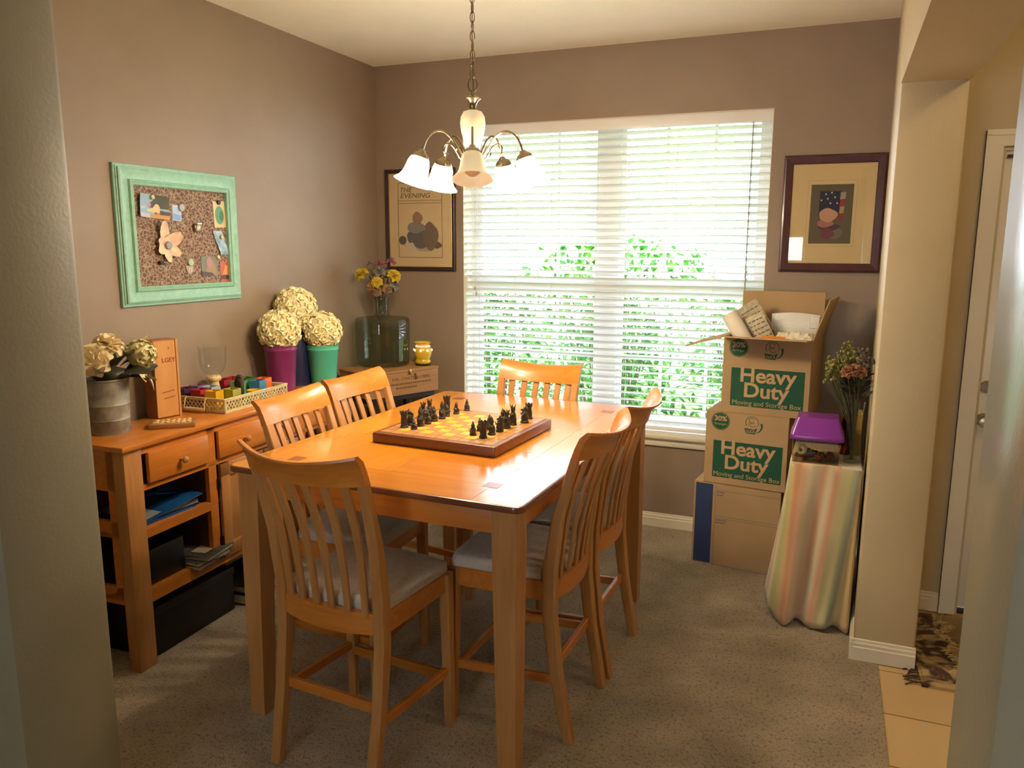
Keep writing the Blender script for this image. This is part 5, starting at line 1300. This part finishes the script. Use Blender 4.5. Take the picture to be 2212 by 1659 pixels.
# ------------------------------------------------------------------ fringed rug in the hall
def rug():
    m, nt, b = new_mat('brown_cream_hide')
    n = noise_node(nt, 9, 5, dist=1.5); r = ramp(nt, n.outputs['Fac'], [(.40, hx('3d2a20')), (.47, hx('5a4030')), (.52, hx('8a7858')), (.64, hx('b39a6a'))]); nt.links.new(r.outputs[0], b.inputs['Base Color']); b.inputs['Roughness'].default_value = 1
    n2 = noise_node(nt, 120, 3); bump(nt, b, n2.outputs['Fac'], .6)
    t = thing('shaggy_rug', 'brown and cream fringed rug on the tiled floor by the front door', 'rug', (3.42, -1.0, -.0035), R(2))
    def e(s): return .006*noise.noise(Vector((s*30, 1, 0)))
    pts = [(-.275+e(k), -.34+.66*k/20) for k in range(21)]+[(.5, .32), (.5, -.34)]
    MB().prism(pts[::-1], 0, .012).build('pile', m, t, smooth=0)
    MB().box(-.13, .495, -.335, .315, .0115, .0155, b=.001).build('tan_pile', mat('tan_hide', hx('9c845a'), hx('70562f'), 7, 1, bs=120, bstr=.5, detail=5), t, smooth=0)
    FR = mat('cream_fringe', hx('c2ab78'), hx('a58d5c'), 50, .9); BRF = mat('dark_fringe', hx('4c382a'), hx('362820'), 50, .9)
    rn = random.Random(6); a = MB(); c = MB()
    for k in range(70):
        y = -.34+.66*k/70; x = -.14+.02*sin(k*.35)
        a.tube([(x+rn.uniform(-.01, .01), y, .013), (x+rn.uniform(-.02, .02)+.02, y+rn.uniform(-.01, .01), .017), (x+rn.uniform(.01, .05), y+rn.uniform(-.02, .02), .013)], .0032, 5)
    for k in range(60):
        y = -.33+.62*k/60; c.tube([(-.262, y, .010), (-.285-rn.uniform(0, .02), y+rn.uniform(-.012, .012), .009), (-.305-rn.uniform(0, .03), y+rn.uniform(-.02, .02), .004)], .0028, 5)
    a.build('cream_fringe', FR, t); c.build('dark_fringe', BRF, t)
rug()
# ------------------------------------------------------------------ outside the window
def outside():
    GR = mat('lawn_grass', hx('5c7a36'), hx('7c9648'), 6, .9, bs=60, bstr=.5)
    g = MB().box(-9, 12, .15, 16, -.40, -.30).build('lawn_ground', GR, smooth=0); g['kind'] = 'structure'; g.name = 'ground'
    m = bpy.data.materials.new('sunlit_leaf'); m.use_nodes = True; nt = m.node_tree; nt.nodes.clear()
    out = nt.nodes.new('ShaderNodeOutputMaterial'); di = nt.nodes.new('ShaderNodeBsdfDiffuse'); tl = nt.nodes.new('ShaderNodeBsdfTranslucent'); gl = nt.nodes.new('ShaderNodeBsdfGlossy'); gl.inputs['Roughness'].default_value = .35
    n = noise_node(nt, 7, 4); r = ramp(nt, n.outputs['Fac'], [(.32, hx("1e4214")), (.5, hx("376a20")), (.70, hx("6f9a38"))])
    for q in (di, tl): nt.links.new(r.outputs[0], q.inputs[0])
    m1 = nt.nodes.new('ShaderNodeMixShader'); m1.inputs[0].default_value = .35; nt.links.new(di.outputs[0], m1.inputs[1]); nt.links.new(tl.outputs[0], m1.inputs[2])
    m2 = nt.nodes.new('ShaderNodeMixShader'); m2.inputs[0].default_value = .012; nt.links.new(m1.outputs[0], m2.inputs[1]); nt.links.new(gl.outputs[0], m2.inputs[2])
    nt.links.new(m2.outputs[0], out.inputs[0])
    BK = mat('shrub_bark', hx('5b4a38'), hx('433628'), 20, .9)
    def shrub(lb, x, y, w, h, n, sz, sd):
        t = thing('shrub', lb, 'shrub', (x, y, -.30), 0, 'shrubs outside the window'); rn = random.Random(sd)
        f = MB(); s = MB()
        for k in range(n):
            a = rn.uniform(0, 2*pi); v = rn.random()**.8; rr = w*.5*math.sqrt(rn.random())*(1-.45*max(0, v-.55)/.45)
            c = Vector((rr*cos(a)*1.1, rr*sin(a)*.75, .08+v*h*(1-.22*(rr/w*2)**2)))
            d = Vector((rn.gauss(0, 1), rn.gauss(0, 1), rn.gauss(.2, .7))).normalized(); l = sz*rn.uniform(.6, 1.3); wd = l*rn.uniform(.38, .55)
            F = frame_of(d); p = lambda X, Z, b=0: c+F @ Vector((X, b, Z))
            b = -.15*l
            f.raw([p(0, 0), p(wd*.5, l*.4, b*.4), p(0, l, b*2), p(-wd*.5, l*.4, b*.4), p(0, l*.42, b*.1)], [(0, 1, 4), (1, 2, 4), (2, 3, 4), (3, 0, 4)])
        for k in range(9):
            a = k*.7; s.tube([(.05*cos(a), .05*sin(a), 0), (w*.14*cos(a), w*.14*sin(a), h*.5), (w*.3*cos(a), w*.3*sin(a), h*.92)], [.012, .009, .004], 5)
        f.build('foliage', m, t, smooth=0); s.build('stem', BK, t)
    for a in [('dense leafy shrub outside the left half of the window', .13, 1.55, .96, 1.62, 2000, .08, 1), ('leafy shrub outside, directly behind the window mullion', 1.20, 1.60, .92, 1.52, 1500, .09, 2),
              ('large-leaved shrub outside the right half of the window beside the moving boxes', 2.20, 1.50, .90, 1.58, 800, .12, 3), ('farther shrub in the garden behind the leftmost window shrub', -1.10, 3.0, 1.45, 1.85, 1300, .11, 4),
              ('farther shrub in the garden seen between the left and middle window shrubs', .62, 3.0, 1.45, 1.80, 1300, .11, 5), ('farther shrub in the garden behind the large-leaved shrub', 2.40, 3.2, 1.5, 1.85, 1200, .12, 6),
              ('tall shrubs at the back of the garden, left end of the row', -3.4, 5.4, 3.2, 2.1, 1500, .17, 7), ('tall shrubs at the back of the garden, middle of the row', .25, 5.4, 3.2, 2.0, 1500, .17, 8), ('tall shrubs at the back of the garden, right end of the row', 3.95, 5.4, 3.2, 2.0, 1500, .17, 9)]: shrub(*a)
outside()
